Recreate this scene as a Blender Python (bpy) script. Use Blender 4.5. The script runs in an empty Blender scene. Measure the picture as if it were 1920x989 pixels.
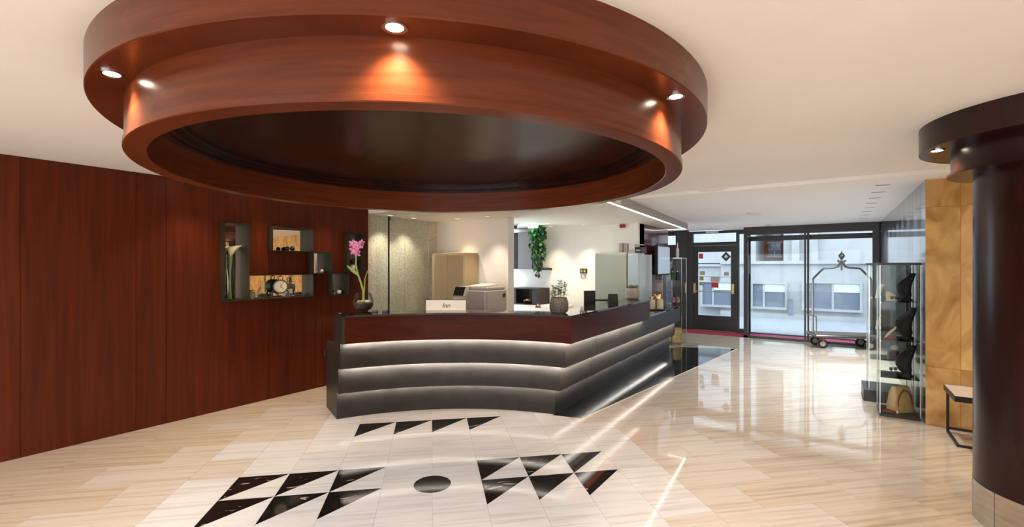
import bpy, math, random
from mathutils import Vector
R = math.radians
random.seed(7)
S = bpy.context.scene
COL = S.collection

# ------------------------------------------------------------------ camera
# world X runs across the lobby, Y runs along it towards the street door; eye at (0, 0, 1.6)
T = math.atan(600 / 870)
CT, ST = math.cos(T), math.sin(T)
cam_d = bpy.data.cameras.new('camera')
cam = bpy.data.objects.new('camera', cam_d); COL.objects.link(cam)
cam.location = (0, 0, 1.6)
cam.rotation_euler = (R(90), 0, T)
cam_d.sensor_width = 36; cam_d.lens = 870 / 1920 * 36
cam_d.shift_y = 5.5 / 1920
cam_d.clip_start = 0.05; cam_d.clip_end = 200
S.camera = cam

# ------------------------------------------------------------------ sky, big lights, exposure
w = bpy.data.worlds.new('sky'); S.world = w; w.use_nodes = True
bg = w.node_tree.nodes['Background']
bg.inputs[0].default_value = (0.78, 0.88, 1.0, 1); bg.inputs[1].default_value = 4.2
vs = S.view_settings
vs.view_transform = 'Standard'; vs.look = 'None'; vs.gamma = 1; vs.use_curve_mapping = False
vs.exposure = 0.0

def area(name, loc, rot, sx, sy, power, color):
    d = bpy.data.lights.new(name, 'AREA'); d.shape = 'RECTANGLE'; d.size = sx; d.size_y = sy
    d.energy = power; d.color = color
    o = bpy.data.objects.new(name, d); COL.objects.link(o); o.location = loc; o.rotation_euler = rot
    return o
# added warm fill light, set in the rear wall behind the camera
area('rear_fill_light', (0.4, -4.55, 1.35), (R(90), 0, 0), 10.5, 2.0, 110, (1.0, 0.90, 0.78))
# added fill lamps in the ceiling, unseen behind the viewer and right of the column
FILL_PANELS = [(-4.3,-1.2),(-1.6,-1.2),(1.4,-1.2),(4.4,-1.2),(-4.3,-3.4),(-1.6,-3.4),(1.4,-3.4),(4.4,-3.4),(2.9,1.2),(5.2,1.2),(3.4,4.6),(5.4,4.2)]
for px_, py_ in FILL_PANELS:
    area('ceiling_fill_lamp', (px_, py_, 2.505), (0, 0, 0), 1.2, 0.6, 26 if py_ < 0 else 18, (1.0, 0.92, 0.82))

# ------------------------------------------------------------------ mapping helpers (real positions measured from the picture)
def W(xc, yc):                      # camera-frame plan point -> world plan point
    return (xc * CT - yc * ST, xc * ST + yc * CT)
def G(px, py, z=0.0):               # point at height z seen at a pixel -> world
    y = (1.6 - z) * 870 / (py - 500); x = (px - 960) / 870 * y
    return W(x, y)
def on_x(px, X):                    # where the sight line at column px meets the plane x = X -> (world y, depth)
    r = (px - 960) / 870
    d = X / (r * CT - ST)
    return (r * ST + CT) * d, d
def on_y(px, Y):
    r = (px - 960) / 870
    d = Y / (r * ST + CT)
    return (r * CT - ST) * d, d
def hz(py, d):
    return 1.6 - (py - 500) * d / 870

# ------------------------------------------------------------------ object helpers
ORG = {}
def tag(o, label=None, cat=None, group=None, kind=None):
    if label: o['label'] = label
    if cat: o['category'] = cat
    if group: o['group'] = group
    if kind: o['kind'] = kind
    return o
def thing(name, label, cat, loc=(0, 0, 0), rz=0.0, group=None):
    o = bpy.data.objects.new(name, None); COL.objects.link(o)
    o.location = loc; o.rotation_euler = (0, 0, rz); o.empty_display_size = 0.1
    ORG[o.name] = Vector(loc)
    return tag(o, label, cat, group)

class MB:
    def __init__(s): s.v = []; s.f = []
    def add(s, vs, fs):
        n = len(s.v); s.v += [tuple(p) for p in vs]; s.f += [tuple(i + n for i in f) for f in fs]; return s
    def box(s, x0, x1, y0, y1, z0, z1):
        return s.add([(x0,y0,z0),(x1,y0,z0),(x1,y1,z0),(x0,y1,z0),(x0,y0,z1),(x1,y0,z1),(x1,y1,z1),(x0,y1,z1)],
                     [(3,2,1,0),(4,5,6,7),(0,1,5,4),(1,2,6,5),(2,3,7,6),(3,0,4,7)])
    def rbox(s, x0, x1, y0, y1, z0, z1, r=0.01):      # box with chamfered edges
        vs = []
        for z, k in ((z0, r), (z0 + r, 0), (z1 - r, 0), (z1, r)):
            c = r
            a, b, cc, d = x0 + k, x1 - k, y0 + k, y1 - k
            vs += [(a+c,cc,z),(b-c,cc,z),(b,cc+c,z),(b,d-c,z),(b-c,d,z),(a+c,d,z),(a,d-c,z),(a,cc+c,z)]
        fs = [tuple(range(7, -1, -1)), tuple(range(24, 32))]
        for i in range(3):
            for j in range(8):
                fs.append((i*8+j, i*8+(j+1) % 8, (i+1)*8+(j+1) % 8, (i+1)*8+j))
        return s.add(vs, fs)
    def prism(s, poly, z0, z1):
        n = len(poly)
        return s.add([(x,y,z0) for x,y in poly] + [(x,y,z1) for x,y in poly],
                     [tuple(range(n-1,-1,-1)), tuple(range(n,2*n))] + [(i,(i+1)%n,n+(i+1)%n,n+i) for i in range(n)])
    def prism_x(s, poly, x0, x1):                      # polygon in (y, z)
        n = len(poly)
        return s.add([(x0,y,z) for y,z in poly] + [(x1,y,z) for y,z in poly],
                     [tuple(range(n-1,-1,-1)), tuple(range(n,2*n))] + [(i,(i+1)%n,n+(i+1)%n,n+i) for i in range(n)])
    def prism_y(s, poly, y0, y1):                      # polygon in (x, z)
        n = len(poly)
        return s.add([(x,y0,z) for x,z in poly] + [(x,y1,z) for x,z in poly],
                     [tuple(range(n)), tuple(range(2*n-1,n-1,-1))] + [(i,n+i,n+(i+1)%n,(i+1)%n) for i in range(n)])
    def lathe(s, prof, cx=0, cy=0, seg=32, closed=False, zc=0):
        n = len(prof); vs = []
        for k in range(seg):
            a = 2*math.pi*k/seg
            vs += [(cx+r*math.cos(a), cy+r*math.sin(a), z+zc) for r, z in prof]
        fs = []
        m = n if closed else n-1
        for k in range(seg):
            k2 = (k+1) % seg
            for i in range(m):
                j = (i+1) % n
                fs.append((k*n+i, k2*n+i, k2*n+j, k*n+j))
        return s.add(vs, fs)
    def loft(s, secs, seg=20, cap=True, p=2.0):         # secs: (z, cx, cy, rx, ry) stacked ellipses / superellipses
        vs = []
        for z, cx, cy, rx, ry in secs:
            for k in range(seg):
                a = 2*math.pi*k/seg; c, d = math.cos(a), math.sin(a)
                vs.append((cx + rx*math.copysign(abs(c)**(2/p), c), cy + ry*math.copysign(abs(d)**(2/p), d), z))
        fs = []
        for i in range(len(secs)-1):
            for k in range(seg):
                k2 = (k+1) % seg
                fs.append((i*seg+k, i*seg+k2, (i+1)*seg+k2, (i+1)*seg+k))
        if cap:
            fs.append(tuple(range(seg-1,-1,-1))); b = (len(secs)-1)*seg; fs.append(tuple(range(b, b+seg)))
        return s.add(vs, fs)
    def tube(s, path, r, n=8, cap=True):
        P = [Vector(p) for p in path]; vs = []
        rs = r if isinstance(r, (list, tuple)) else [r]*len(P)
        up = None
        for i, p in enumerate(P):
            d = (P[min(i+1, len(P)-1)] - P[max(i-1, 0)]).normalized()
            if up is None:
                up = Vector((0,0,1)) if abs(d.z) < 0.9 else Vector((1,0,0))
            a = d.cross(up)
            if a.length < 1e-4: a = d.cross(Vector((0,1,0.2)))
            a.normalize(); b = a.cross(d).normalized(); up = b
            vs += [p + (a*math.cos(2*math.pi*k/n) + b*math.sin(2*math.pi*k/n))*rs[i] for k in range(n)]
        fs = []
        for i in range(len(P)-1):
            for k in range(n):
                fs.append((i*n+k, i*n+(k+1)%n, (i+1)*n+(k+1)%n, (i+1)*n+k))
        if cap:
            fs.append(tuple(range(n-1,-1,-1))); b = (len(P)-1)*n; fs.append(tuple(range(b, b+n)))
        return s.add(vs, fs)
    def band(s, outer, inner, z0, z1):                  # strip between two plan polylines of equal count
        n = len(outer)
        vs = [(x,y,z0) for x,y in outer] + [(x,y,z1) for x,y in outer] + [(x,y,z0) for x,y in inner] + [(x,y,z1) for x,y in inner]
        fs = []
        for i in range(n-1):
            o0, o1, i0, i1 = i, n+i, 2*n+i, 3*n+i
            fs += [(o0,o0+1,o1+1,o1), (i0+1,i0,i1,i1+1), (o1,o1+1,i1+1,i1), (o0+1,o0,i0,i0+1)]
        fs += [(0,n,3*n,2*n), (n-1,3*n-1,4*n-1,2*n-1)]
        return s.add(vs, fs)
    def sphere(s, cx, cy, cz, r, sx=1, sy=1, sz=1, seg=16, rings=10):
        secs = []
        for i in range(rings+1):
            a = -math.pi/2 + math.pi*i/rings
            k = max(math.cos(a), 0.02)
            secs.append((cz + r*sz*math.sin(a), cx, cy, r*sx*k, r*sy*k))
        return s.loft(secs, seg)
    def leaf(s, base, d, up, length, width, bend=0.3, n=5):   # a curved pointed blade
        d = Vector(d).normalized(); up = Vector(up)
        side = d.cross(up)
        if side.length < 1e-4: side = d.cross(Vector((1,0,0.1)))
        side.normalize(); nrm = side.cross(d).normalized(); b = Vector(base); vs = []
        for i in range(n+1):
            t = i/n; wd = width*math.sin(math.pi*min(0.06+t*0.94, 1))**0.8/2
            c = b + d*length*t - nrm*bend*length*t*t
            vs += [c - side*wd, c - nrm*wd*0.25, c + side*wd]
        fs = []
        for i in range(n):
            a = i*3; fs += [(a,a+1,a+4,a+3), (a+1,a+2,a+5,a+4)]
        return s.add(vs, fs)
    def build(s, name, mat, parent=None, local=False, smooth=False, origin=None):
        me = bpy.data.meshes.new(name)
        off = Vector((0,0,0)); o_loc = None
        if parent is not None:
            po = ORG.get(parent.name, Vector((0,0,0)))
            if not local: off = po
        elif origin is not None:
            off = Vector(origin); o_loc = off
        me.from_pydata([tuple(Vector(p) - off) for p in s.v], [], s.f)
        me.materials.append(mat)
        me.validate(); me.update()
        import bmesh
        bm = bmesh.new(); bm.from_mesh(me); bmesh.ops.recalc_face_normals(bm, faces=bm.faces); bm.to_mesh(me); bm.free()
        if smooth:
            me.polygons.foreach_set('use_smooth', [True]*len(me.polygons))
            me.set_sharp_from_angle(angle=R(35))
        o = bpy.data.objects.new(name, me); COL.objects.link(o)
        if parent is not None:
            o.parent = parent
            ORG[o.name] = po if not local else Vector((0,0,0))
        else:
            if o_loc is not None: o.location = o_loc
            ORG[o.name] = off
        return o
def struct(o, label): return tag(o, label, kind='structure')

# ------------------------------------------------------------------ 2D polygon helpers
def clip(poly, a, b, inside=True):
    out = []; sg = 1 if inside else -1
    def side(p): return sg*((b[0]-a[0])*(p[1]-a[1]) - (b[1]-a[1])*(p[0]-a[0]))
    for i in range(len(poly)):
        p, q = poly[i], poly[(i+1) % len(poly)]; sp, sq = side(p), side(q)
        if sp >= 0: out.append(p)
        if sp*sq < 0:
            t = sp/(sp-sq); out.append((p[0]+(q[0]-p[0])*t, p[1]+(q[1]-p[1])*t))
    return out
def parea(p): return 0.5*sum(p[i][0]*p[(i+1)%len(p)][1]-p[(i+1)%len(p)][0]*p[i][1] for i in range(len(p))) if len(p) > 2 else 0
def subtract(polys, conv):
    res = []
    for rest in polys:
        for i in range(len(conv)):
            a, b = conv[i], conv[(i+1) % len(conv)]
            o = clip(rest, a, b, False)
            if abs(parea(o)) > 2e-5: res.append(o)
            rest = clip(rest, a, b, True)
            if abs(parea(rest)) < 2e-5: break
    return res
def rect(x0, x1, y0, y1): return [(x0,y0),(x1,y0),(x1,y1),(x0,y1)]

# ------------------------------------------------------------------ materials
def mat(name, base, rough=0.5, metal=0.0, coat=0.0, emit=None, es=0.0, ior=1.5, trans=0.0, sss=0.0):
    m = bpy.data.materials.new(name); m.use_nodes = True
    b = m.node_tree.nodes['Principled BSDF']
    b.inputs['Base Color'].default_value = (*base, 1); b.inputs['Roughness'].default_value = rough
    b.inputs['Metallic'].default_value = metal; b.inputs['IOR'].default_value = ior
    b.inputs['Coat Weight'].default_value = coat; b.inputs['Coat Roughness'].default_value = 0.08
    b.inputs['Transmission Weight'].default_value = trans
    if emit: b.inputs['Emission Color'].default_value = (*emit, 1); b.inputs['Emission Strength'].default_value = es
    return m
def noisy(m, c1, c2, scale=(1,1,1), noise=5.0, detail=6.0, lo=0.35, hi=0.65, distort=0.0, rnd=False, rvar=0.0, bump=0.0, c3=None, rotz=0.0):
    nt = m.node_tree; N = nt.nodes; L = nt.links
    b = N['Principled BSDF']
    tc = N.new('ShaderNodeTexCoord'); mp = N.new('ShaderNodeMapping'); mp.inputs['Scale'].default_value = scale
    mp.inputs['Rotation'].default_value = (0, 0, rotz)
    src = tc.outputs['Object']
    if rnd:
        oi = N.new('ShaderNodeObjectInfo'); mu = N.new('ShaderNodeMath'); mu.operation = 'MULTIPLY'; mu.inputs[1].default_value = 37.0
        L.new(oi.outputs['Random'], mu.inputs[0])
        va = N.new('ShaderNodeVectorMath'); va.operation = 'ADD'; L.new(src, va.inputs[0]); L.new(mu.outputs[0], va.inputs[1]); src = va.outputs[0]
    L.new(src, mp.inputs[0])
    nz = N.new('ShaderNodeTexNoise'); nz.inputs['Scale'].default_value = noise; nz.inputs['Detail'].default_value = detail
    nz.inputs['Distortion'].default_value = distort
    L.new(mp.outputs[0], nz.inputs['Vector'])
    cr = N.new('ShaderNodeValToRGB'); e = cr.color_ramp.elements
    e[0].position = lo; e[0].color = (*c1, 1); e[1].position = hi; e[1].color = (*c2, 1)
    if c3:
        k = e.new((lo+hi)/2); k.color = (*c3, 1)
    L.new(nz.outputs['Fac'], cr.inputs[0])
    out = cr.outputs[0]
    if rnd and rvar:
        hs = N.new('ShaderNodeHueSaturation'); mr = N.new('ShaderNodeMapRange')
        mr.inputs['To Min'].default_value = 1-rvar; mr.inputs['To Max'].default_value = 1+rvar
        L.new(oi.outputs['Random'], mr.inputs[0]); L.new(mr.outputs[0], hs.inputs['Value']); L.new(out, hs.inputs['Color']); out = hs.outputs[0]
    L.new(out, b.inputs['Base Color'])
    if bump:
        bp = N.new('ShaderNodeBump'); bp.inputs['Strength'].default_value = bump; bp.inputs['Distance'].default_value = 0.01
        L.new(nz.outputs['Fac'], bp.inputs['Height']); L.new(bp.outputs[0], b.inputs['Normal'])
    return m
def glass(name, tint=(1,1,1), refl=0.09, frost=0.0):
    m = bpy.data.materials.new(name); m.use_nodes = True; nt = m.node_tree; N = nt.nodes; L = nt.links
    N.remove(N['Principled BSDF'])
    tr = N.new('ShaderNodeBsdfTransparent'); tr.inputs[0].default_value = (*tint, 1)
    gl = N.new('ShaderNodeBsdfGlossy'); gl.inputs['Roughness'].default_value = 0.02
    lw = N.new('ShaderNodeFresnel'); lw.inputs[0].default_value = 1.35
    mx = N.new('ShaderNodeMixShader')
    ad = N.new('ShaderNodeMath'); ad.operation = 'MULTIPLY'; ad.inputs[1].default_value = refl/0.07; ad.use_clamp = True
    L.new(lw.outputs[0], ad.inputs[0]); L.new(ad.outputs[0], mx.inputs[0])
    if frost:
        df = N.new('ShaderNodeBsdfDiffuse'); df.inputs[0].default_value = (*tint, 1)
        m2 = N.new('ShaderNodeMixShader'); m2.inputs[0].default_value = frost
        L.new(tr.outputs[0], m2.inputs[1]); L.new(df.outputs[0], m2.inputs[2]); L.new(m2.outputs[0], mx.inputs[1])
    else:
        L.new(tr.outputs[0], mx.inputs[1])
    L.new(gl.outputs[0], mx.inputs[2])
    L.new(mx.outputs[0], N['Material Output'].inputs[0])
    return m

wood_v = noisy(mat('mahogany_wall', (0.1,0.02,0.01), 0.36, ior=1.27), (0.055,0.0085,0.003), (0.115,0.020,0.0055), (7,7,0.35), 3.0, 8, 0.25, 0.78, 0.4, rnd=True, rvar=0.10)
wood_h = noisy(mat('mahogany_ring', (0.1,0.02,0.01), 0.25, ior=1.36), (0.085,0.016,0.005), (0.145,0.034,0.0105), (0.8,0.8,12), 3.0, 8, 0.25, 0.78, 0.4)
wood_dark = noisy(mat('dark_and_shaded_mahogany', (0.03,0.006,0.004), 0.26, ior=1.4), (0.012,0.0032,0.0028), (0.026,0.006,0.0045), (2,2,0.4), 3, 6, 0.3, 0.7)
wood_counter = noisy(mat('counter_mahogany', (0.08,0.012,0.006), 0.28, ior=1.17), (0.035,0.0055,0.0025), (0.065,0.0105,0.0045), (1.3,1.3,5), 2.2, 8, 0.3, 0.7, 1.2)
plaster = noisy(mat('ceiling_plaster', (0.86,0.82,0.77), 0.75), (0.85,0.83,0.80), (0.88,0.865,0.84), (1,1,1), 1.5)
plaster_w = mat('white_plaster', (0.86,0.82,0.76), 0.7)
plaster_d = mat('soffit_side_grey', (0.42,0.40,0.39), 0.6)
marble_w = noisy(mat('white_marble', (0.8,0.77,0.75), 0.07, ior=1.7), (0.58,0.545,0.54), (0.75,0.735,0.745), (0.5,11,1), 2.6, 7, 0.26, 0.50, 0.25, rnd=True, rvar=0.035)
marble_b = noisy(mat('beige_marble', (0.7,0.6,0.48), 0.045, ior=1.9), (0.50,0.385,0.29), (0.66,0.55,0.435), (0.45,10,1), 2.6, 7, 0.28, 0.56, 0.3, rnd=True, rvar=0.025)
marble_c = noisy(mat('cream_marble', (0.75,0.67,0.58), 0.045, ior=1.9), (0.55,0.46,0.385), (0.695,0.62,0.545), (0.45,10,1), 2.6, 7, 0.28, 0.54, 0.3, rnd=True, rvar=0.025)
marble_k = noisy(mat('black_marble', (0.012,0.010,0.009), 0.06, ior=1.55), (0.40,0.34,0.30), (0.011,0.009,0.008), (1.2,5,1), 2.8, 4, 0.30, 0.345, 1.2, rnd=True)
granite_k = noisy(mat('black_granite', (0.012,0.012,0.012), 0.05, ior=1.55), (0.008,0.008,0.008), (0.02,0.02,0.021), (1,1,1), 30)
grout = mat('floor_bed', (0.42,0.35,0.28), 0.6)
bronze = noisy(mat('dark_bronze_panel', (0.08,0.07,0.06), 0.33, 0.0, ior=1.25), (0.025,0.022,0.019), (0.034,0.030,0.026), (1,1,1), 6, 5)
black_metal = mat('black_metal', (0.018,0.015,0.014), 0.4, 0.3)
dark_frame = mat('dark_door_frame', (0.022,0.016,0.016), 0.35, 0.2)
niche_metal = noisy(mat('bronze_niche', (0.05,0.04,0.02), 0.5, 0.0, ior=1.3), (0.022,0.018,0.008), (0.040,0.033,0.015), (3,3,1), 4)
mirror = mat('mirror', (0.92,0.90,0.86), 0.015, 1.0)
chrome = mat('chrome', (0.75,0.73,0.70), 0.12, 1.0)
steel = noisy(mat('brushed_steel', (0.55,0.52,0.48), 0.28, 1.0), (0.50,0.47,0.43), (0.62,0.59,0.55), (1,1,8), 5)
gunmetal = mat('cart_metal', (0.22,0.20,0.18), 0.28, 0.9)
brass = mat('brass', (0.62,0.42,0.18), 0.25, 1.0)
clear = glass('clear_glass', (0.98,1.0,0.99), 0.03)
clear_dark = glass('tinted_edge_glass', (0.93,0.97,0.95), 0.05)
frosted_pale = glass('frosted_pale_glass', (0.80,0.88,0.90), 0.04, 0.6)
frosted = glass('frosted_green_glass', (0.66,0.70,0.60), 0.05, 0.75)
black_glass = mat('black_glass_top', (0.012,0.013,0.013), 0.04, ior=1.6)
gold_stone = noisy(mat('golden_stone', (0.55,0.33,0.12), 0.18), (0.40,0.20,0.055), (0.80,0.52,0.21), (1,1,0.6), 3.4, 9, 0.3, 0.66, 1.3, rnd=True, rvar=0.08)
grey_panel = noisy(mat('polished_grey_panel', (0.42,0.43,0.45), 0.07, 0.6), (0.17,0.175,0.19), (0.25,0.26,0.28), (1,1,0.2), 3)
rough_stone = noisy(mat('hammered_limestone', (0.6,0.55,0.44), 0.8), (0.58,0.53,0.43), (0.78,0.73,0.63), (1,1,1), 28, 6, 0.35, 0.65, 0.5, bump=0.7)
beige_paint = mat('beige_cabinet_paint', (0.45,0.34,0.20), 0.45)
machine_grey = mat('copier_grey', (0.45,0.40,0.37), 0.5)
machine_dark = mat('dark_plastic', (0.02,0.02,0.02), 0.35)
paper = mat('white_card', (0.80,0.74,0.66), 0.6)
leaf_g = noisy(mat('leaf_green', (0.06,0.18,0.03), 0.45), (0.03,0.10,0.015), (0.13,0.30,0.05), (1,1,1), 30)
leaf_d = noisy(mat('ivy_green', (0.02,0.07,0.02), 0.45), (0.010,0.035,0.010), (0.04,0.13,0.03), (1,1,1), 30)
leaf_grey = noisy(mat('succulent_green', (0.3,0.33,0.2), 0.55), (0.20,0.22,0.10), (0.42,0.42,0.26), (1,1,1), 30)
petal_pink = noisy(mat('pink_petal', (0.75,0.12,0.35), 0.5), (0.65,0.06,0.28), (0.85,0.35,0.55), (1,1,1), 40)
lily_cream = mat('cream_lily', (0.86,0.78,0.48), 0.5)
stem_green = mat('stem_green', (0.30,0.40,0.10), 0.5)
soil = noisy(mat('dark_pebbles', (0.05,0.035,0.025), 0.6), (0.02,0.014,0.010), (0.12,0.085,0.06), (1,1,1), 70, bump=0.5)
white_pebble = mat('white_pebbles', (0.80,0.74,0.68), 0.5)
pot_dark = noisy(mat('woven_grey_pot', (0.12,0.10,0.085), 0.7), (0.05,0.042,0.036), (0.20,0.17,0.145), (1,1,1), 90)
pot_stone = noisy(mat('stone_pot', (0.42,0.35,0.29), 0.7), (0.36,0.30,0.25), (0.48,0.41,0.35), (1,1,1), 25)
velvet = mat('black_velvet', (0.008,0.007,0.011), 0.75)
tan = noisy(mat('tan_leather', (0.55,0.36,0.14), 0.5), (0.48,0.30,0.11), (0.62,0.42,0.18), (1,1,1), 15)
brown_leather = mat('brown_leather', (0.20,0.05,0.025), 0.4)
cream = mat('cream_fabric', (0.72,0.60,0.40), 0.6)
red_carpet = noisy(mat('red_carpet', (0.30,0.012,0.02), 0.95), (0.22,0.008,0.014), (0.36,0.016,0.026), (1,1,1), 60)
pink_carpet = noisy(mat('magenta_carpet', (0.50,0.035,0.14), 0.95), (0.42,0.028,0.11), (0.58,0.045,0.17), (1,1,1), 60)
red_plastic = mat('red_plastic', (0.45,0.02,0.015), 0.4)
red_panel = noisy(mat('burgundy_gloss_panel', (0.09,0.012,0.02), 0.12, coat=0.5), (0.08,0.010,0.016), (0.12,0.018,0.028), (1,1,0.3), 4)
lamp_dim = mat('dim_lamp_lens', (1,1,1), 0.5, emit=(1.0,0.86,0.66), es=1.2)
lamp_warm = mat('lamp_lens', (1,1,1), 0.5, emit=(1.0,0.86,0.66), es=30)
led_white = mat('led_strip', (1,1,1), 0.5, emit=(1.0,0.97,0.90), es=520)
led_low = mat('led_strip_low', (1,1,1), 0.5, emit=(1.0,0.97,0.90), es=190)
led_soffit = mat('led_soffit_strip', (1,1,1), 0.5, emit=(1.0,0.95,0.88), es=5)
exit_green = mat('green_exit_lamp', (0.3,0.8,0.6), 0.4, emit=(0.35,1.0,0.72), es=4)
screen = mat('black_screen', (0.01,0.01,0.012), 0.08)
screen_lit = mat('lit_screen', (0.1,0.1,0.12), 0.2, emit=(0.55,0.68,0.85), es=0.55)
facade_w = noisy(mat('white_render', (0.82,0.82,0.82), 0.85), (0.34,0.35,0.365), (0.38,0.39,0.405), (1,1,1), 3)
facade_b = noisy(mat('brick_red', (0.22,0.07,0.05), 0.85), (0.16,0.05,0.04), (0.28,0.09,0.06), (1,1,1), 9, rnd=True)
facade_win = mat('street_window', (0.16,0.19,0.24), 0.08)
blind = mat('pale_green_blind', (0.55,0.66,0.62), 0.7)
asphalt = noisy(mat('pavement', (0.55,0.57,0.6), 0.8), (0.26,0.28,0.32), (0.31,0.335,0.38), (1,1,1), 8)
oak = mat('pale_bench_top', (0.62,0.50,0.38), 0.35)

# ------------------------------------------------------------------ floor
TH = T + R(9.9)
P_ = (math.cos(TH), math.sin(TH)); Q_ = (-math.sin(TH), math.cos(TH))
U = 0.361; PO, QO = 0.01, 3.46
def pq(i, j):
    p, q = PO + U*i, QO + U*j
    return (p*P_[0] + q*Q_[0], p*P_[1] + q*Q_[1])
floor = MB().box(-6.2, 6.6, -4.6, 12.35, -0.12, -0.004).build('floor', grout)
struct(floor, 'polished marble tile floor of the hotel lobby')
WEDGE = [G(1036, 779), G(1089.7, 785), G(1380, 655), W(3.3, 9.22), W(2.4, 8.6)]
cxy = []
for (x, y) in WEDGE: cxy.append((x, y))
if parea(cxy) < 0: cxy.reverse()
STRIP_A, STRIP_B = G(1089.7, 785), G(1380, 655)
d = Vector((STRIP_B[0]-STRIP_A[0], STRIP_B[1]-STRIP_A[1])); d.normalize(); nrm = Vector((d.y, -d.x))
strip_poly = [STRIP_A, (STRIP_A[0]+nrm.x*0.022, STRIP_A[1]+nrm.y*0.022), (STRIP_B[0]+nrm.x*0.022, STRIP_B[1]+nrm.y*0.022), STRIP_B]
if parea(strip_poly) < 0: strip_poly.reverse()
disc = [(pq(0,0)[0] + 0.136*math.cos(2*math.pi*k/36), pq(0,0)[1] + 0.136*math.sin(2*math.pi*k/36)) for k in range(36)]
BLOCK = rect(0.78, 7.0, 6.25, 13)
black_cells = set()
for i in (1,2,3,-4,-3,-2):
    for j in (-1, 0): black_cells.add((i, j))
for i in (-2,-1,0,1): black_cells.add((i, 3))
g = 0.0009
tiles = []        # (distance, pieces, material)
def cell(i0, i1, j0, j1): return [pq(i0+g/U, j0+g/U), pq(i1-g/U, j0+g/U), pq(i1-g/U, j1-g/U), pq(i0+g/U, j1-g/U)]
def near(poly, x, y, r): return any(math.hypot(a-x, b-y) < r for a, b in poly)
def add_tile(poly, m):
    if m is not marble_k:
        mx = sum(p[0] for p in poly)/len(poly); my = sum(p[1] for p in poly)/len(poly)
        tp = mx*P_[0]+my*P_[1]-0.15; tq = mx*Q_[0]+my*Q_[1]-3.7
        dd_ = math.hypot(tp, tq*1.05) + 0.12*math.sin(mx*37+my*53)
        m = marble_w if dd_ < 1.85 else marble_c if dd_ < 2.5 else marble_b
    pcs = [poly]
    for a, b in (((-5.58,-4.5),(6.4,-4.5)), ((6.4,-4.5),(6.4,12.25)), ((6.4,12.25),(-5.58,12.25)), ((-5.58,12.25),(-5.58,-4.5))):
        pcs = [c for c in (clip(q, a, b) for q in pcs) if abs(parea(c)) > 1e-4]
    if not pcs: return
    cx = sum(p[0] for p in poly)/len(poly); cy = sum(p[1] for p in poly)/len(poly)
    pcs = subtract(pcs, BLOCK)
    if cy > 3.5 and -4 < cx < 0: pcs = subtract(subtract(pcs, cxy), strip_poly)
    if math.hypot(cx-pq(0,0)[0], cy-pq(0,0)[1]) < 0.8 and m is not marble_k: pcs = subtract(pcs, disc)
    if not pcs: return
    xc, yc = cx*CT + cy*ST, -cx*ST + cy*CT
    vis = yc > 2.5 and abs(xc) < yc*1.16 + 0.4
    # under or behind the counter / office is out of sight
    if cx < -2.6 and cy > 4.9 + 0.0*cx: vis = False
    tiles.append((math.hypot(cx, cy) if vis else 1e3 + math.hypot(cx, cy), pcs, m, (cx, cy)))
for j in range(-26, 30):
    q = QO + U*j
    for i in range(-40, 40):
        wz = -5 <= i < 5 and j < 5 and j > -9
        if wz:
            if (i, j) in black_cells:
                a, b, c, e = pq(i,j), pq(i+1,j), pq(i+1,j+1), pq(i,j+1)
                def shrink(tri, k=0.004):
                    mx = sum(p[0] for p in tri)/3; my = sum(p[1] for p in tri)/3
                    return [(p[0]+(mx-p[0])*k*2, p[1]+(my-p[1])*k*2) for p in tri]
                add_tile(shrink([a, c, e]), marble_k); add_tile(shrink([a, b, c]), marble_w)
            else:
                add_tile(cell(i, i+1, j, j+1), marble_w)
        else:
            # two-module planks in running bond
            off = j % 2
            if (i + off) % 2 == 0:
                i1 = i + 2
                if j < 5 and j > -9 and i == -6: i1 = -5
                add_tile(cell(i, i1, j, j+1), marble_b)
            elif j < 5 and j > -9 and i == 5:
                add_tile(cell(5, 6, j, j+1), marble_b)
tiles.sort(key=lambda t: t[0])
def tile_mesh(mb, pcs):
    for p in pcs:
        if parea(p) < 0: p = p[::-1]
        mb.prism(p, -0.02, 0.0)
    return mb
nb = sum(1 for t in tiles if t[0] < 1e3)
shown = 0
rest = {}
for dist, pcs, m, c in tiles:
    is_k = m is marble_k
    if (dist < 1e3 and shown < 296) or is_k:
        mb = tile_mesh(MB(), [[((x-c[0])*P_[0]+(y-c[1])*P_[1], (x-c[0])*Q_[0]+(y-c[1])*Q_[1]) for x, y in p] for p in pcs])
        o = mb.build('inlay_triangle' if is_k else 'floor_tile', m, floor, local=True)
        o.location = (c[0], c[1], 0); o.rotation_euler = (0, 0, TH); shown += 1
    else:
        tile_mesh(rest.setdefault(m.name, (MB(), m))[0], [[(x*P_[0]+y*P_[1], x*Q_[0]+y*Q_[1]) for x, y in p] for p in pcs])
for k, (mb, m) in rest.items():
    o = mb.build('far_floor_tiles', m, floor, local=True); o.rotation_euler = (0, 0, TH); o['kind'] = 'stuff'
o = MB().prism([(x-pq(0,0)[0], y-pq(0,0)[1]) for x, y in disc], -0.02, 0.0).build('inlay_disc', marble_k, floor, local=True)
o.location = (*pq(0,0), 0)
MB().prism(cxy, -0.02, 0.0).build('black_inlay', granite_k, floor)
MB().prism(strip_poly, -0.02, 0.0005).build('white_inlay_strip', white_pebble, floor)

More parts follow.
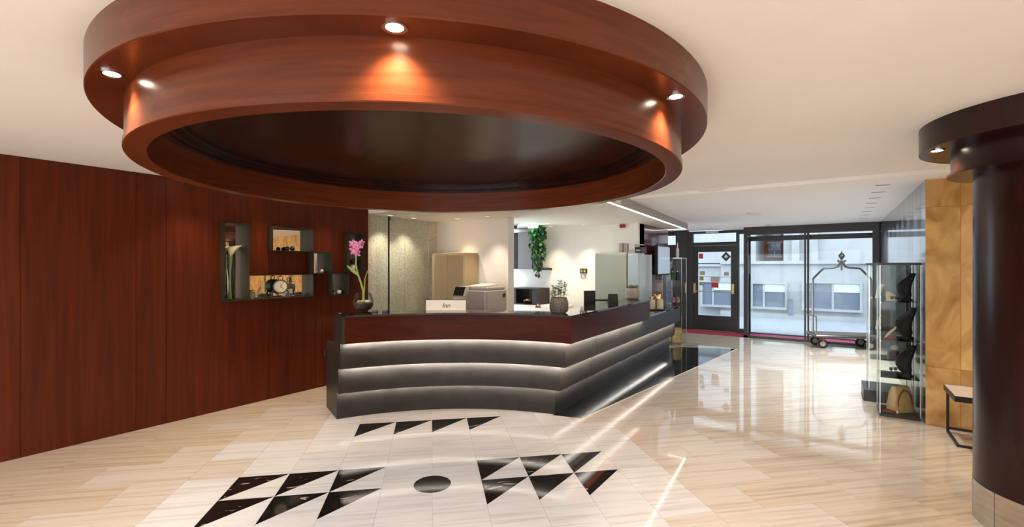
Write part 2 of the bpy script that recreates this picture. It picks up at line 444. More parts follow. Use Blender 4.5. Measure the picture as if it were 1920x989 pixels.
# ------------------------------------------------------------------ ceiling
CEIL, CEIL2, SOF = 2.52, 2.48, 2.375
ceiling = MB().box(-6.2, 6.6, -4.6, 12.6, CEIL, CEIL+0.15).build('ceiling', plaster)
struct(ceiling, 'smooth cream plaster ceiling over the lobby')
MB().box(-2.17, 0.95, 5.88, 12.6, CEIL2, CEIL).build('entrance_ceiling_panel', mat('daylit_ceiling_white', (0.92,0.92,0.92), 0.7), ceiling)  # whiter colour stands in for daylight reaching the entrance ceiling
for px_, py_ in FILL_PANELS:
    MB().box(px_-0.65, px_+0.65, py_-0.35, py_-0.31, 2.50, CEIL).box(px_-0.65, px_+0.65, py_+0.31, py_+0.35, 2.50, CEIL).box(px_-0.65, px_-0.61, py_-0.31, py_+0.31, 2.50, CEIL).box(px_+0.61, px_+0.65, py_-0.31, py_+0.31, 2.50, CEIL).build('fill_lamp_frame', plaster_w, ceiling)  # frames around the added fill lamps
# lowered soffit over the reception office with a lit edge
sof_poly = [(-6.0, 4.40), (-3.4, 4.40), (-2.12, 4.0), (-2.16, 5.36), (-2.46, 9.95), (-6.0, 9.95)]
sof = MB().prism(sof_poly, SOF, CEIL).build('ceiling_soffit', plaster_w)
struct(sof, 'lowered soffit above the reception desk with a lit edge')
e0, e1 = Vector((-2.15, 5.0)), Vector((-2.46, 9.95))
dd = (e1-e0).normalized(); nn = Vector((dd.y, -dd.x))
MB().prism([tuple(e0+nn*0.012), tuple(e1+nn*0.012), tuple(e1-nn*0.004), tuple(e0-nn*0.004)], SOF-0.004, CEIL2).build('fascia', plaster_d, sof)
MB().prism([tuple(e0-nn*0.03), tuple(e1-nn*0.03), tuple(e1-nn*0.062), tuple(e0-nn*0.062)], SOF-0.004, SOF+0.002).build('light_strip', led_soffit, sof)
MB().box(-2.94, -2.53, 9.89, 9.92, SOF-0.004, SOF+0.002).build('light_strip', led_soffit, sof)

# ------------------------------------------------------------------ left wall: veneer panels with cut-outs for the niches
XW, XF, XB = -5.58, -5.455, -5.675
niches = {}
for key, (xl, xr, yt, yb) in dict(A=(421.6,468,416.7,566.3), B=(511.2,588,424.5,470.7), C=(588.8,623,473,514.3), D=(468.3,588,516.5,563.0), E=(623.2,655.2,515,554.8), F=(654.8,684,435.6,512.5)).items():
    y0, dl = on_x(xl, XF); y1, dr = on_x(xr, XF)
    niches[key] = (y0, y1, hz(yb, dl), hz(yt, dl))
# snap neighbours together
nA, nB, nC, nD, nE, nF = [list(niches[k]) for k in 'ABCDEF']
nD[0] = nA[1]; nD[2] = nA[2]; nC[0] = nB[1]; nC[3] = nB[2]; nD[1] = nB[1]; nE[0] = nC[1]; nE[3] = nC[2]; nF[0] = nE[1]+0.005; nF[2] = nE[3]+0.012
niches = dict(A=nA, B=nB, C=nC, D=nD, E=nE, F=nF)
wall_left = MB().box(-5.95, -5.70, -4.6, 4.36, 0, CEIL).build('wall_left', wood_dark)
struct(wall_left, 'tall reddish mahogany veneer wall along the left of the lobby')
cuts = [rect(n[0], n[1], n[2], n[3]) for n in niches.values()]
edges = [-4.6, -2.9, -1.4] + [on_x(px, XW)[0] for px in (38, 255, 312, 503, 592)] + [4.39]
for a, b in zip(edges[:-1], edges[1:]):
    pcs = [rect(a+0.0015, b-0.0015, 0.0, CEIL-0.002)]
    for c in cuts: pcs = subtract(pcs, c)
    mb = MB()
    for p in pcs: mb.prism_x(p, -5.70, XW)
    mb.build('veneer_panel', wood_v, wall_left)
NL = dict(A=('tall bronze wall niche with mirror back holding the lily vase', 'niche'),
          B=('wide upper bronze wall niche holding two black balls', 'niche'),
          C=('small bronze wall niche right below the wide upper one', 'niche'),
          D=('long low bronze wall niche holding the round clock', 'niche'),
          E=('small lowest bronze wall niche nearest the counter end', 'niche'),
          F=('upright bronze wall niche behind the orchid flower', 'niche'))
for k, (y0, y1, z0, z1) in niches.items():
    t = thing('wall_niche', NL[k][0], NL[k][1], ((XW+XF)/2, (y0+y1)/2, z0), group='bronze wall niches')
    th = 0.007
    sl = 0.0 if k == 'D' else th
    MB().box(XB, XF, y0, y1, z0, z0+th).build('bottom_plate', niche_metal, t)
    MB().box(XB, XF, y0, y1, z1-th, z1).build('top_plate', niche_metal, t)
    if k != 'D': MB().box(XB, XF, y0, y0+th, z0+th, z1-th).build('side_plate', niche_metal, t)
    MB().box(XB, XF, y1-th, y1, z0+th, z1-th).build('side_plate', niche_metal, t)
    dt = math.tan(R(5))*(y1-y0-0.014)
    MB().prism([(XB+0.002, y0+0.007), (XB+0.002+dt, y1-0.007), (XB-0.004, y1-0.007), (XB-0.004, y0+0.007)], z0+th, z1-th).build('mirror_back', mirror, t)
t = thing('wall_socket', 'small black socket low on the wood wall beside the counter', 'socket', (XW, on_x(613.5, XW)[0], 0.42))
ys = on_x(612.5, XW)[0]
MB().rbox(XW, XW+0.012, ys-0.04, ys+0.04, 0.40, 0.48, 0.004).build('plate', machine_dark, t)
MB().box(XW+0.012, XW+0.02, ys-0.02, ys+0.02, 0.42, 0.46).build('insert', black_metal, t)

# three ceiling downlights washing the niches, above the wood wall
for k_, yw in enumerate((2.05, 2.85, 3.6)):
    tl = thing('wall_washer', ('first', 'second', 'third')[k_] + ' ceiling downlight from the viewer above the bronze niches', 'downlight', (-5.22, yw, CEIL), group='niche wall washers')
    MB().lathe([(0.03, CEIL), (0.045, CEIL), (0.045, CEIL-0.006), (0.03, CEIL-0.004)], -5.22, yw, 24, closed=True).build('trim_ring', chrome, tl, smooth=True)
    MB().lathe([(0.001, CEIL-0.0025), (0.03, CEIL-0.0025), (0.03, CEIL-0.0005), (0.001, CEIL-0.0005)], -5.22, yw, 24, closed=True).build('lens', lamp_warm, tl)
    d_ = bpy.data.lights.new('washer_beam', 'SPOT'); d_.energy = 42; d_.color = (1.0,0.80,0.56); d_.spot_size = R(95); d_.spot_blend = 0.9; d_.shadow_soft_size = 0.03
    o_ = bpy.data.objects.new('washer_beam', d_); COL.objects.link(o_); o_.location = (-5.22, yw, CEIL-0.015)

# other walls of the lobby ------------------------------------------------
wr = MB().box(-6.2, 6.6, -4.9, -4.6, 0, 0.3).box(-6.2, 6.6, -4.9, -4.6, 2.4, CEIL).box(-6.2, -4.9, -4.9, -4.6, 0.3, 2.4).box(5.8, 6.6, -4.9, -4.6, 0.3, 2.4)
for x in (-2.2, 0.45, 3.1): wr.box(x-0.06, x+0.06, -4.8, -4.6, 0.3, 2.4)
struct(wr.build('wall_rear', plaster_w), 'window wall behind the viewer')
struct(MB().box(6.4, 6.6, -4.6, 6.25, 0, CEIL).build('wall_right', gold_stone), 'golden stone wall on the far right side')
# golden stone pier wall facing the lobby, in slabs
ws = MB().box(0.80, 6.4, 6.28, 6.6, 0, CEIL).build('wall_stone', grout)
struct(ws, 'honey coloured onyx slab wall beside the display cases')
xs = [0.78, 1.04, 1.70, 2.36, 3.02, 3.68, 4.34, 5.0, 5.66, 6.4]
for a, b in zip(xs[:-1], xs[1:]):
    for z0, z1 in ((0, 0.585), (0.585, 2.2), (2.2, CEIL)):
        o = MB().box(a+0.001, b-0.001, 6.25, 6.29, z0+0.001, z1-0.001).build('stone_slab', gold_stone, ws)
# polished panels along the right of the entrance
wp = MB().box(0.80, 0.95, 6.6, 12.6, 0, CEIL2).build('wall_entrance_right', dark_frame)
struct(wp, 'row of narrow polished grey panels behind the display cases')
y = 6.25; k = 0
while y < 11.6:
    b = min(y+0.30, 11.62)
    MB().box(0.78, 0.80, y+0.003, b-0.003, 0, CEIL2).build('polished_panel', grey_panel, wp); y += 0.30; k += 1

# ------------------------------------------------------------------ ceiling ring
RC = W(-3.12*math.sin(R(9.94)), 3.12*math.cos(R(9.94)))
Z1, Z2 = 2.354, 2.137
ring = thing('ceiling_ring', 'huge two tier round mahogany ring canopy hanging over the lobby', 'canopy', (*RC, Z2))
up = MB().lathe([(1.69, CEIL), (1.69, Z1+0.004), (1.686, Z1), (1.50, Z1), (1.50, CEIL)], *RC, 160, closed=True).build('upper_drum', wood_h, ring, smooth=True)
MB().lathe([(1.56, Z1), (1.56, 2.168), (1.566, 2.165), (1.566, Z2+0.004), (1.563, Z2), (1.480, Z2), (1.477, Z2+0.003), (1.477, 2.33), (1.50, 2.33), (1.50, Z1)], *RC, 160, closed=True).build('lower_drum', wood_h, ring, smooth=True)
MB().lathe([(1.477, 2.315), (1.43, 2.315), (1.43, 2.335), (1.415, 2.34), (1.415, 2.362), (1.37, 2.362), (1.37, 2.385), (1.35, 2.39), (0.9, 2.425), (0.4, 2.44), (0.002, 2.445), (0.002, 2.46), (1.477, 2.46)], *RC, 128, closed=True).build('inner_coffer', wood_dark, ring, smooth=True)  # the coffer's shade is put into its darker wood colour
def spot(name, loc, power, color=(1.0,0.80,0.56), size=R(115), blend=0.6, radius=0.025, rot=(0,0,0)):
    d_ = bpy.data.lights.new(name, 'SPOT'); d_.energy = power; d_.color = color; d_.spot_size = size; d_.spot_blend = blend; d_.shadow_soft_size = radius
    o_ = bpy.data.objects.new(name, d_); COL.objects.link(o_); o_.location = loc; o_.rotation_euler = rot; return o_
def downlight(cx, cy, z, parent, power, r=0.035, **kw):
    t_ = MB().lathe([(r, z), (r+0.012, z), (r+0.012, z-0.006), (r, z-0.004)], cx, cy, 24, closed=True).build('downlight', chrome, parent, smooth=True)
    MB().lathe([(0.001, z-0.002), (r, z-0.002), (r, z-0.0005), (0.001, z-0.0005)], cx, cy, 24, closed=True).build('lens', lamp_warm, t_)
    spot('downlight_beam', (cx, cy, z-0.012), power, **kw)
for k in range(8):
    a = T + R(-84 + 45*k)
    downlight(RC[0]+1.625*math.cos(a), RC[1]+1.625*math.sin(a), Z1, ring, 50, r=0.028, blend=1.0)

for dx_, dy_ in ((-0.75, -0.85), (0.0, -1.12), (0.75, -0.85)):  # added downlights, out of view in the coffer, brighten the floor below
    wx, wy = W(-0.5386+dx_, 3.073+dy_)
    downlight(wx, wy, 2.40, ring, 46, r=0.03, color=(1.0,0.94,0.88), size=R(120))

# ------------------------------------------------------------------ column on the right
CC = W(3.30, 2.75)
col = thing('round_column', 'glossy dark mahogany column with stepped disc capital and steel foot', 'column', (*CC, 0))
MB().lathe([(0.405, 0.24), (0.405, 2.20)], *CC, 72).build('shaft', wood_dark, col, smooth=True)
for k in range(12):
    a0, a1 = 2*math.pi*k/12+0.004, 2*math.pi*(k+1)/12-0.004
    o_ = [(CC[0]+0.409*math.cos(a0+(a1-a0)*i/6), CC[1]+0.409*math.sin(a0+(a1-a0)*i/6)) for i in range(7)]
    i_ = [(CC[0]+0.398*math.cos(a0+(a1-a0)*i/6), CC[1]+0.398*math.sin(a0+(a1-a0)*i/6)) for i in range(7)]
    MB().band(o_, i_, 0, 0.24).build('steel_foot_plate', steel, col, smooth=True)
MB().lathe([(0.51, Z1), (0.51, 2.205), (0.53, 2.20), (0.53, 2.187), (0.40, 2.187), (0.40, Z1)], *CC, 80, closed=True).build('neck_ring', wood_dark, col, smooth=True)
cap_ = MB().lathe([(0.67, CEIL), (0.67, Z1), (0.40, Z1), (0.40, CEIL)], *CC, 96, closed=True).build('capital_disc', wood_dark, col, smooth=True)
for k in range(4):
    a = T + R(154 + 90*k)
    downlight(CC[0]+0.60*math.cos(a), CC[1]+0.60*math.sin(a), Z1, col, 24, r=0.028)

# ------------------------------------------------------------------ reception counter
KC, KR = (-0.528, 2.669), 2.545
L0 = Vector((-1.81, 4.867)); EL = Vector((0.543, -0.84)).normalized()
B0 = Vector((0.4604, 5.007)); SU = (Vector((3.045, 8.98)) - B0); SLEN = SU.length; SU.normalize(); SN = Vector((SU.y, -SU.x))
def arc_hit(r, p, dr, pick):
    m = p - Vector(KC); b = m.dot(dr); c = m.dot(m) - r*r; s = math.sqrt(b*b-c)
    q = p + dr*(-b + (s if pick > 0 else -s)); return math.atan2(q.y-KC[1], q.x-KC[0])
def arc(df, ds, n=28):
    r = KR - df
    a0 = arc_hit(r, L0, -EL, 1); a1 = arc_hit(r, B0 + SN*ds, SU, 1)
    return [W(KC[0]+r*math.cos(a0+(a1-a0)*i/n), KC[1]+r*math.sin(a0+(a1-a0)*i/n)) for i in range(n+1)]
def corner(df, ds):
    r = KR - df; a1 = arc_hit(r, B0 + SN*ds, SU, 1)
    return Vector((KC[0]+r*math.cos(a1), KC[1]+r*math.sin(a1)))
def sidept(ds, s): q = B0 + SN*ds + SU*s; return W(q.x, q.y)
def s_of(p, ds): return (p - (B0 + SN*ds)).dot(SU)
TI = [(0.0, 0.0, 0.0, 0.279), (0.08, 0.095, 0.279, 0.549), (0.16, 0.19, 0.549, 0.815)]
WD = (0.23, 0.285)
counter = thing('reception_counter', 'curved reception counter with three lit bronze tiers and mahogany top band', 'counter', (*W(-0.4, 5.2), 0))
LIP = 0.015
SD = 0.20
def lip(df, ds, z0, s_end, m_, name):
    MB().band(arc(df, ds), arc(df-0.012, ds-0.012), z0, z0+LIP).build(name, m_, counter, smooth=True)
    a_, b_ = s_of(corner(df, ds), ds), s_of(corner(df-0.012, ds-0.012), ds-0.012)
    MB().band(arc(df-0.0121, ds-0.0121), arc(df-0.018, ds-0.018), z0, z0+0.0022).build('strip_ledge', m_, counter)
    MB().band([sidept(ds-0.0121, b_), sidept(ds-0.0121, s_end)], [sidept(ds-0.018, b_), sidept(ds-0.018, s_end)], z0, z0+0.0022).build('strip_ledge', m_, counter)
    MB().band([sidept(ds, a_), sidept(ds, s_end)], [sidept(ds-0.012, b_), sidept(ds-0.012, s_end)], z0, z0+LIP).build(name, m_, counter)
for k, (df, ds, z0, z1) in enumerate(TI):
    zb_, zt = z0 + (LIP if k else 0), z1 + LIP - 0.001
    tr = MB().band(arc(df, ds), arc(*((-0.45, -0.45) if k < 2 else (-0.08, -0.08))), zb_, zt).build('front_tier', bronze, counter, smooth=True)
    c0 = s_of(corner(df, ds), ds); ci = s_of(corner(-SD, -SD), -SD)
    end = SLEN + ds*0.25
    nseg = 6
    for i in range(nseg):
        sa, sb = i/nseg, (i+1)/nseg
        g_ = 0.0015
        oa = sidept(ds, c0+(end-c0)*sa+(g_ if i else 0)); ob = sidept(ds, c0+(end-c0)*sb-g_)
        ia = sidept(-SD, ci+(SLEN-ci)*sa+(g_ if i else 0)); ib = sidept(-SD, ci+(SLEN-ci)*sb-g_)
        MB().band([oa, ob], [ia, ib], zb_, zt if (k < 2 or sb*(end-c0)+c0 < 2.3) else 0.812).build('side_tier_panel', bronze, counter)
    if k: lip(df, ds, z0, end, bronze, 'tier_lip')
    zz = z1 + LIP
    # the strip is fixed to the inner face of the lip and shines at the tier behind it
    nf, ns = ((TI[k+1][0], TI[k+1][1]) if k < 2 else WD)
    fo, fi = arc(nf-0.0125, ns-0.0125), arc(nf-0.0155, ns-0.0155)
    MB().band(fo, fi, zz-0.012, zz-0.0015).build('light_strip', led_white if k else led_low, counter)
    c1 = s_of(corner(nf-0.0125, ns-0.0125), ns-0.0125); c2 = s_of(corner(nf-0.0155, ns-0.0155), ns-0.0155)
    lim = SLEN - 0.02 if k < 2 else s_of(corner(*WD), WD[1]) + 2.60
    MB().band([sidept(ns-0.0125, c1), sidept(ns-0.0125, lim)], [sidept(ns-0.0155, c2), sidept(ns-0.0155, lim)], zz-0.012, zz-0.0015).build('light_strip', led_white if k else led_low, counter)
WE = s_of(corner(*WD), WD[1]) + 2.684
lip(WD[0], WD[1], 0.815, WE, wood_counter, 'wood_lip')
MB().band(arc(*WD), arc(-0.08, -0.05), 0.815+LIP, 1.085).build('front_wood_band', wood_counter, counter, smooth=True)
cw = s_of(corner(*WD), WD[1]); ci = s_of(corner(-0.08, -0.05), -0.05)
for i in range(2):
    sa, sb = i/2, (i+1)/2
    MB().band([sidept(WD[1], cw+(WE-cw)*sa+0.001*i), sidept(WD[1], cw+(WE-cw)*sb)], [sidept(-0.05, ci+(WE-ci)*sa+0.001*i), sidept(-0.05, ci+(WE-ci)*sb)], 0.815+LIP, 1.085).build('side_wood_band', wood_counter, counter)
o1, i1 = arc(WD[0]+0.012, WD[1]+0.012), arc(-0.09, -0.06)
top = MB().band(o1 + [sidept(WD[1]+0.012, WE)], i1 + [sidept(-0.06, WE)], 1.085, 1.103).build('glass_top', black_glass, counter)
MB().band([sidept(0.20, WE+0.004), sidept(0.20, SLEN+0.05)], [sidept(-SD, WE+0.004), sidept(-SD, SLEN)], 0.813, 0.838).build('low_desk_top', black_glass, counter)
# end panel, following the steps
def endpt(dv): q = L0 + EL*dv; return W(q.x, q.y)
prof = [(-0.515,0),(0.0,0),(0.0,0.279),(0.08,0.279),(0.08,0.549),(0.16,0.549),(0.16,0.815),(0.23,0.815),(0.23,1.085),(-0.10,1.085),(-0.10,0.756),(-0.515,0.756)]
e_n = W(-EL.y*-1, EL.x*-1)
nx = Vector(W(EL.y, -EL.x)); 
mb = MB(); n = len(prof)
vs_ = []
for sgn in (0.0, 0.028):
    for dv, z in prof:
        a = endpt(dv); vs_.append((a[0]+nx.x*sgn, a[1]+nx.y*sgn, z))
mb.add(vs_, [tuple(range(n)), tuple(range(2*n-1, n-1, -1))] + [(i, (i+1) % n, n+(i+1) % n, n+i) for i in range(n)])
mb.build('end_panel', bronze, counter)
MB().band(arc(-0.085, -0.085), arc(-0.45, -0.45), 0.549, 0.756).build('staff_desk', bronze, counter)

# ------------------------------------------------------------------ reception office behind the counter
ZS = SOF
wst = MB().box(-6.0, -5.78, 4.36, 6.1, 0, SOF).build('wall_office_stone', grout)
struct(wst, 'rough hammered limestone wall beside the glass door')
for ya, yb in ((4.395, 5.25), (5.25, 6.0)):
    for z0, z1 in ((0, 1.05), (1.05, 2.1), (2.1, SOF)):
        MB().box(-5.78, -5.75, ya+0.002, yb-0.002, z0+0.001, z1-0.001).build('limestone_slab', rough_stone, wst)
struct(MB().box(-5.75, -4.21, 6.0, 6.16, 0, SOF).build('wall_office_left', plaster_w), 'cream office wall behind the beige cabinet')
struct(MB().box(-6.0, -2.84, 8.15, 8.4, 0, SOF).build('wall_office_back', plaster_w), 'cream office wall washed by two downlights')
struct(MB().box(-3.30, -2.84, 8.06, 8.15, 0, SOF).build('wall_office_pillar', plaster_w), 'cream pillar right of the lit office wall')
wrp = MB().box(-3.2, -2.87, 8.4, 9.9, 0, SOF).build('wall_burgundy', dark_frame)
struct(wrp, 'glossy burgundy panelled wall end behind the reception')
for z0, z1 in ((0, 1.99), (2.0, SOF)):
    MB().box(-2.87, -2.84, 8.152, 9.9, z0, z1-0.004).build('gloss_panel', red_panel, wrp)

# frameless glass door and fixed pane in front of the limestone
t = thing('glass_partition', 'frameless clear glass door and side pane before the limestone wall', 'glass door', (-5.45, 5.0, 0))
MB().box(-5.456, -5.446, 4.42, 4.665, 0.01, 2.34).build('fixed_pane', clear_dark, t)
dr = MB().box(-5.456, -5.446, 4.675, 5.48, 0.01, 2.33).build('door_pane', clear_dark, t)
MB().box(-5.462, -5.440, 4.655, 4.668, 0.0, 2.35).build('edge_profile', black_metal, t)
MB().box(-5.458, -5.444, 5.48, 5.486, 0.0, 2.33).build('edge_profile', steel, t)
MB().box(-5.465, -5.437, 4.69, 4.86, 2.29, 2.35).build('patch_hinge', steel, dr)
MB().box(-5.465, -5.437, 5.40, 5.45, 0.95, 1.10).build('door_handle', steel, dr)

# downlights in the soffit
def ceiling_lamp(px, py_hint, loc, label, power, rot=(0,0,0), size=R(95)):
    t_ = thing('recessed_downlight', label, 'downlight', (loc[0], loc[1], SOF), group='office downlights')
    MB().lathe([(0.04, SOF), (0.055, SOF), (0.055, SOF-0.006), (0.04, SOF-0.004)], loc[0], loc[1], 24, closed=True).build('trim_ring', paper, t_, smooth=True)
    MB().lathe([(0.001, SOF-0.0025), (0.04, SOF-0.0025), (0.04, SOF-0.0005), (0.001, SOF-0.0005)], loc[0], loc[1], 24, closed=True).build('lens', lamp_dim, t_)
    spot('office_beam', (loc[0], loc[1], SOF-0.015), power, (1.0,0.84,0.64), size, 0.8, 0.03, rot)
for px, Yw, lab in ((880, 6.0, 'recessed downlight above the beige cabinet'), (935, 6.0, 'recessed downlight left of the camera dome'),
                    (1047, 8.15, 'recessed downlight over the lit wall left of the intercom'), (1105, 8.15, 'recessed downlight over the intercom')):
    x = on_y(px, Yw)[0]
    ceiling_lamp(px, 0, (x, Yw-0.30), lab, 46, size=R(78))
ceiling_lamp(715, 0, (-5.52, 4.75), 'added fill downlight over the fixed glass pane', 34)  # extra lamp added to brighten the limestone wall
ceiling_lamp(757, 0, (-5.52, on_x(757, -5.75)[0]), 'recessed downlight grazing the limestone wall', 34)
ceiling_lamp(0, 0, (-4.2, 7.2), 'recessed downlight deep inside the office', 34, size=R(140))
ceiling_lamp(0, 0, (-3.4, 5.2), 'recessed downlight above the staff side of the counter', 34, size=R(140))

# beige two door cabinet
t = thing('metal_cabinet', 'tall beige metal cabinet with two plain doors behind the counter', 'cabinet', (-5.14, 5.8, 0))
MB().rbox(-5.49, -4.80, 5.625, 5.985, 0, 1.82, 0.006).build('body', beige_paint, t)
for x0, x1, hx in ((-5.485, -5.147, -5.17), (-5.143, -4.805, -5.12)):
    dr = MB().rbox(x0, x1, 5.605, 5.622, 0.05, 1.79, 0.003).build('door', beige_paint, t)
    MB().box(hx-0.005, hx+0.005, 5.59, 5.604, 0.95, 1.08).build('handle', steel, dr)

# copier
cx0, cx1 = -4.72, -4.22
t = thing('copier', 'grey office copier with tilted dark control panel and paper trays', 'copier', (-4.45, 5.5, 0))
MB().rbox(-4.42, -4.06, 5.20, 5.75, 0.0, 1.25, 0.012).build('body', machine_grey, t)
MB().rbox(-4.66, -4.425, 5.20, 5.75, 0.0, 1.13, 0.01).build('finisher', machine_grey, t)
MB().prism_y([(-4.63,1.17),(-4.43,1.17),(-4.38,1.30),(-4.58,1.30)], 5.17, 5.21).build('control_panel', machine_dark, t)
MB().prism_y([(-4.43,1.165),(-4.405,1.165),(-4.35,1.305),(-4.38,1.305)], 5.165, 5.215).build('panel_bezel', paper, t)
MB().rbox(-4.66, -4.08, 5.30, 5.74, 1.252, 1.30, 0.012).build('document_lid', machine_grey, t)
MB().prism_x([(5.32,1.305),(5.70,1.305),(5.70,1.335)], -4.50, -4.20).build('document_tray', paper, t)
for z in (0.25, 0.55, 0.85):
    dr = MB().rbox(-4.40, -4.08, 5.185, 5.2, z-0.12, z+0.12, 0.004).build('drawer', machine_grey, t)
    MB().box(-4.30, -4.18, 5.178, 5.186, z+0.06, z+0.085).build('handle', machine_dark, dr)
fd = MB().rbox(-4.058, -4.05, 5.25, 5.60, 0.95, 1.20, 0.003).build('front_door', machine_grey, t)
MB().lathe([(0.001,0),(0.03,0),(0.03,0.006),(0.001,0.006)], 0, 0, 20).build('badge', machine_dark, t, local=True)
bpy.context.scene.collection.objects[-1].location = (-4.05+4.45, 5.66-5.5, 1.17); bpy.context.scene.collection.objects[-1].rotation_euler = (0, R(90), 0)

# hanging grey wall unit, black open box, ledge and ivy in the recess
def at_y(px, py, Y): x, d_ = on_y(px, Y); return x, hz(py, d_)
xa, za = at_y(960, 437, 7.75); xm, _ = at_y(972, 437, 7.75); xb, zb = at_y(998, 505, 7.75)
t = thing('hanging_cabinet', 'dark grey hanging cabinet in the office recess', 'cabinet', (xa, 7.9, zb))
MB().box(xa-0.15, xb, 7.75, 8.14, zb, za).build('body', bronze, t)
MB().box(xm, xb-0.004, 7.735, 7.748, zb+0.006, za-0.006).build('door', mat('grey_door_laminate', (0.16,0.155,0.15), 0.4), t)
MB().box(xa-0.15, xm-0.005, 7.735, 7.748, zb+0.006, za-0.006).build('door', bronze, t)
xa2, zt2 = at_y(958, 540, 7.6); xb2, zb2 = at_y(1006, 573, 7.6)
t = thing('black_open_box', 'black open box shelf standing under the hanging cabinet', 'shelf', (xa2, 7.8, zb2))
xa2 -= 0.1
MB().box(xa2, xb2, 7.6, 8.1, zb2, zb2+0.02).build('bottom_board', black_metal, t)
MB().box(xa2, xb2, 7.6, 8.1, zt2-0.02, zt2).build('top_board', black_metal, t)
MB().box(xa2, xa2+0.22, 7.6, 8.1, zb2+0.02, zt2-0.02).build('side_board', black_metal, t)
MB().box(xb2-0.10, xb2, 7.6, 8.1, zb2+0.02, zt2-0.02).build('side_board', black_metal, t)
MB().box(xa2+0.22, xb2-0.10, 8.08, 8.1, zb2+0.02, zt2-0.02).build('back_board', steel, t)
tb = thing('office_side_table', 'low pale sideboard under the black open box', 'sideboard', ((xa2+xb2)/2, 7.8, 0))
MB().box(xa2-0.1, xb2+0.55, 7.5, 8.04, 0.05, zb2-0.03).build('body', plaster_w, tb)
MB().box(xa2-0.12, xb2+0.57, 7.48, 8.04, zb2-0.03, zb2).build('top_board', paper, tb)
MB().box(xa2-0.08, xb2+0.53, 7.52, 8.02, 0.0, 0.05).build('plinth', black_metal, tb)
t = thing('dried_fruit_bowl', 'small dark dish of dried pods inside the black open box', 'dish', ((xa2+xb2)/2+0.06, 7.72, zb2+0.02))
MB().lathe([(0.001,0),(0.05,0),(0.10,0.03),(0.095,0.033),(0.045,0.008),(0.001,0.008)], 0, 0, 24, closed=True).build('dish', machine_dark, t, local=True, smooth=True)
for k in range(6):
    a = k*1.05; MB().sphere(0.05*math.cos(a), 0.05*math.sin(a), 0.045+0.012*(k%3), 0.026, 1.5, 0.7, 0.8).build('pod', tan if k % 2 else brown_leather, t, local=True, smooth=True)
xg, zg = at_y(1002, 505, 7.9)
t = thing('wall_ledge', 'short dark ledge shelf under the hanging ivy', 'shelf', (xg+0.05, 8.0, zg))
MB().box(xg, xg+0.26, 7.85, 8.15, zg-0.02, zg+0.02).build('board', bronze, t)
MB().box(xg+0.03, xg+0.22, 7.95, 8.10, zg+0.022, zg+0.045).build('folded_cloth', leaf_grey, t)
xi, zi = at_y(1008, 412, 7.55); zi = SOF
t = thing('hanging_ivy', 'dense dark green ivy trailing down from the ceiling in the office', 'plant', (xi, 7.55, 1.6))
mb = MB(); st_ = MB(); rng = random.Random(3)
for s_ in range(16):
    bx = xi + rng.uniform(-0.13, 0.14); by = 7.55 + rng.uniform(-0.10, 0.08)
    ln = rng.uniform(0.45, 0.98)
    pts = []
    for q in range(9):
        pts.append((bx + 0.02*math.sin(q+s_), by + 0.02*math.cos(q*1.3+s_), zi - ln*q/8))
    st_.tube(pts, 0.004, 5)
    for q in range(int(ln*34)):
        u_ = rng.random(); a = rng.uniform(0, 6.28)
        mb.leaf((bx + rng.uniform(-.03,.03), by + rng.uniform(-.03,.03), zi - ln*u_), (math.cos(a), math.sin(a), -0.5), (0,0,1), rng.uniform(0.06,0.10), rng.uniform(0.045,0.07), 0.5, 3)
mb.build('foliage', leaf_d, t, smooth=True); st_.build('stems', leaf_d, t)
MB().lathe([(0.001,zi-0.10),(0.07,zi-0.10),(0.09,zi+0.0),(0.08,zi+0.0),(0.06,zi-0.08),(0.001,zi-0.08)], xi, 7.55, 24, closed=True).build('planter', machine_dark, t, smooth=True)
xe, _ = at_y(1000, 412, 7.4)
t = thing('exit_lamp', 'small green glowing emergency lamp on the office soffit', 'lamp', (xe, 7.4, SOF-0.05))
MB().rbox(xe-0.11, xe+0.11, 7.38, 7.42, SOF-0.055, SOF-0.002, 0.005).build('housing', paper, t)
MB().box(xe-0.10, xe+0.10, 7.372, 7.38, SOF-0.05, SOF-0.01).build('lens', exit_green, t)
pl = bpy.data.lights.new('exit_glow', 'POINT'); pl.energy = 3.0; pl.color = (0.35,1.0,0.7); pl.shadow_soft_size = 0.05
po = bpy.data.objects.new('exit_glow', pl); COL.objects.link(po); po.location = (xe, 7.32, SOF-0.09)
xk, zk = at_y(966, 411, 7.0)
t = thing('security_camera', 'small black dome camera on the office soffit', 'camera', (xk, 7.0, SOF-0.08))
MB().lathe([(0.001,SOF-0.09),(0.025,SOF-0.083),(0.04,SOF-0.06),(0.045,SOF-0.03)], xk, 7.0, 24).build('dome', machine_dark, t, smooth=True)
MB().lathe([(0.001,SOF-0.032),(0.055,SOF-0.032),(0.055,SOF),(0.001,SOF)], xk, 7.0, 24).build('mount', paper, t, smooth=True)
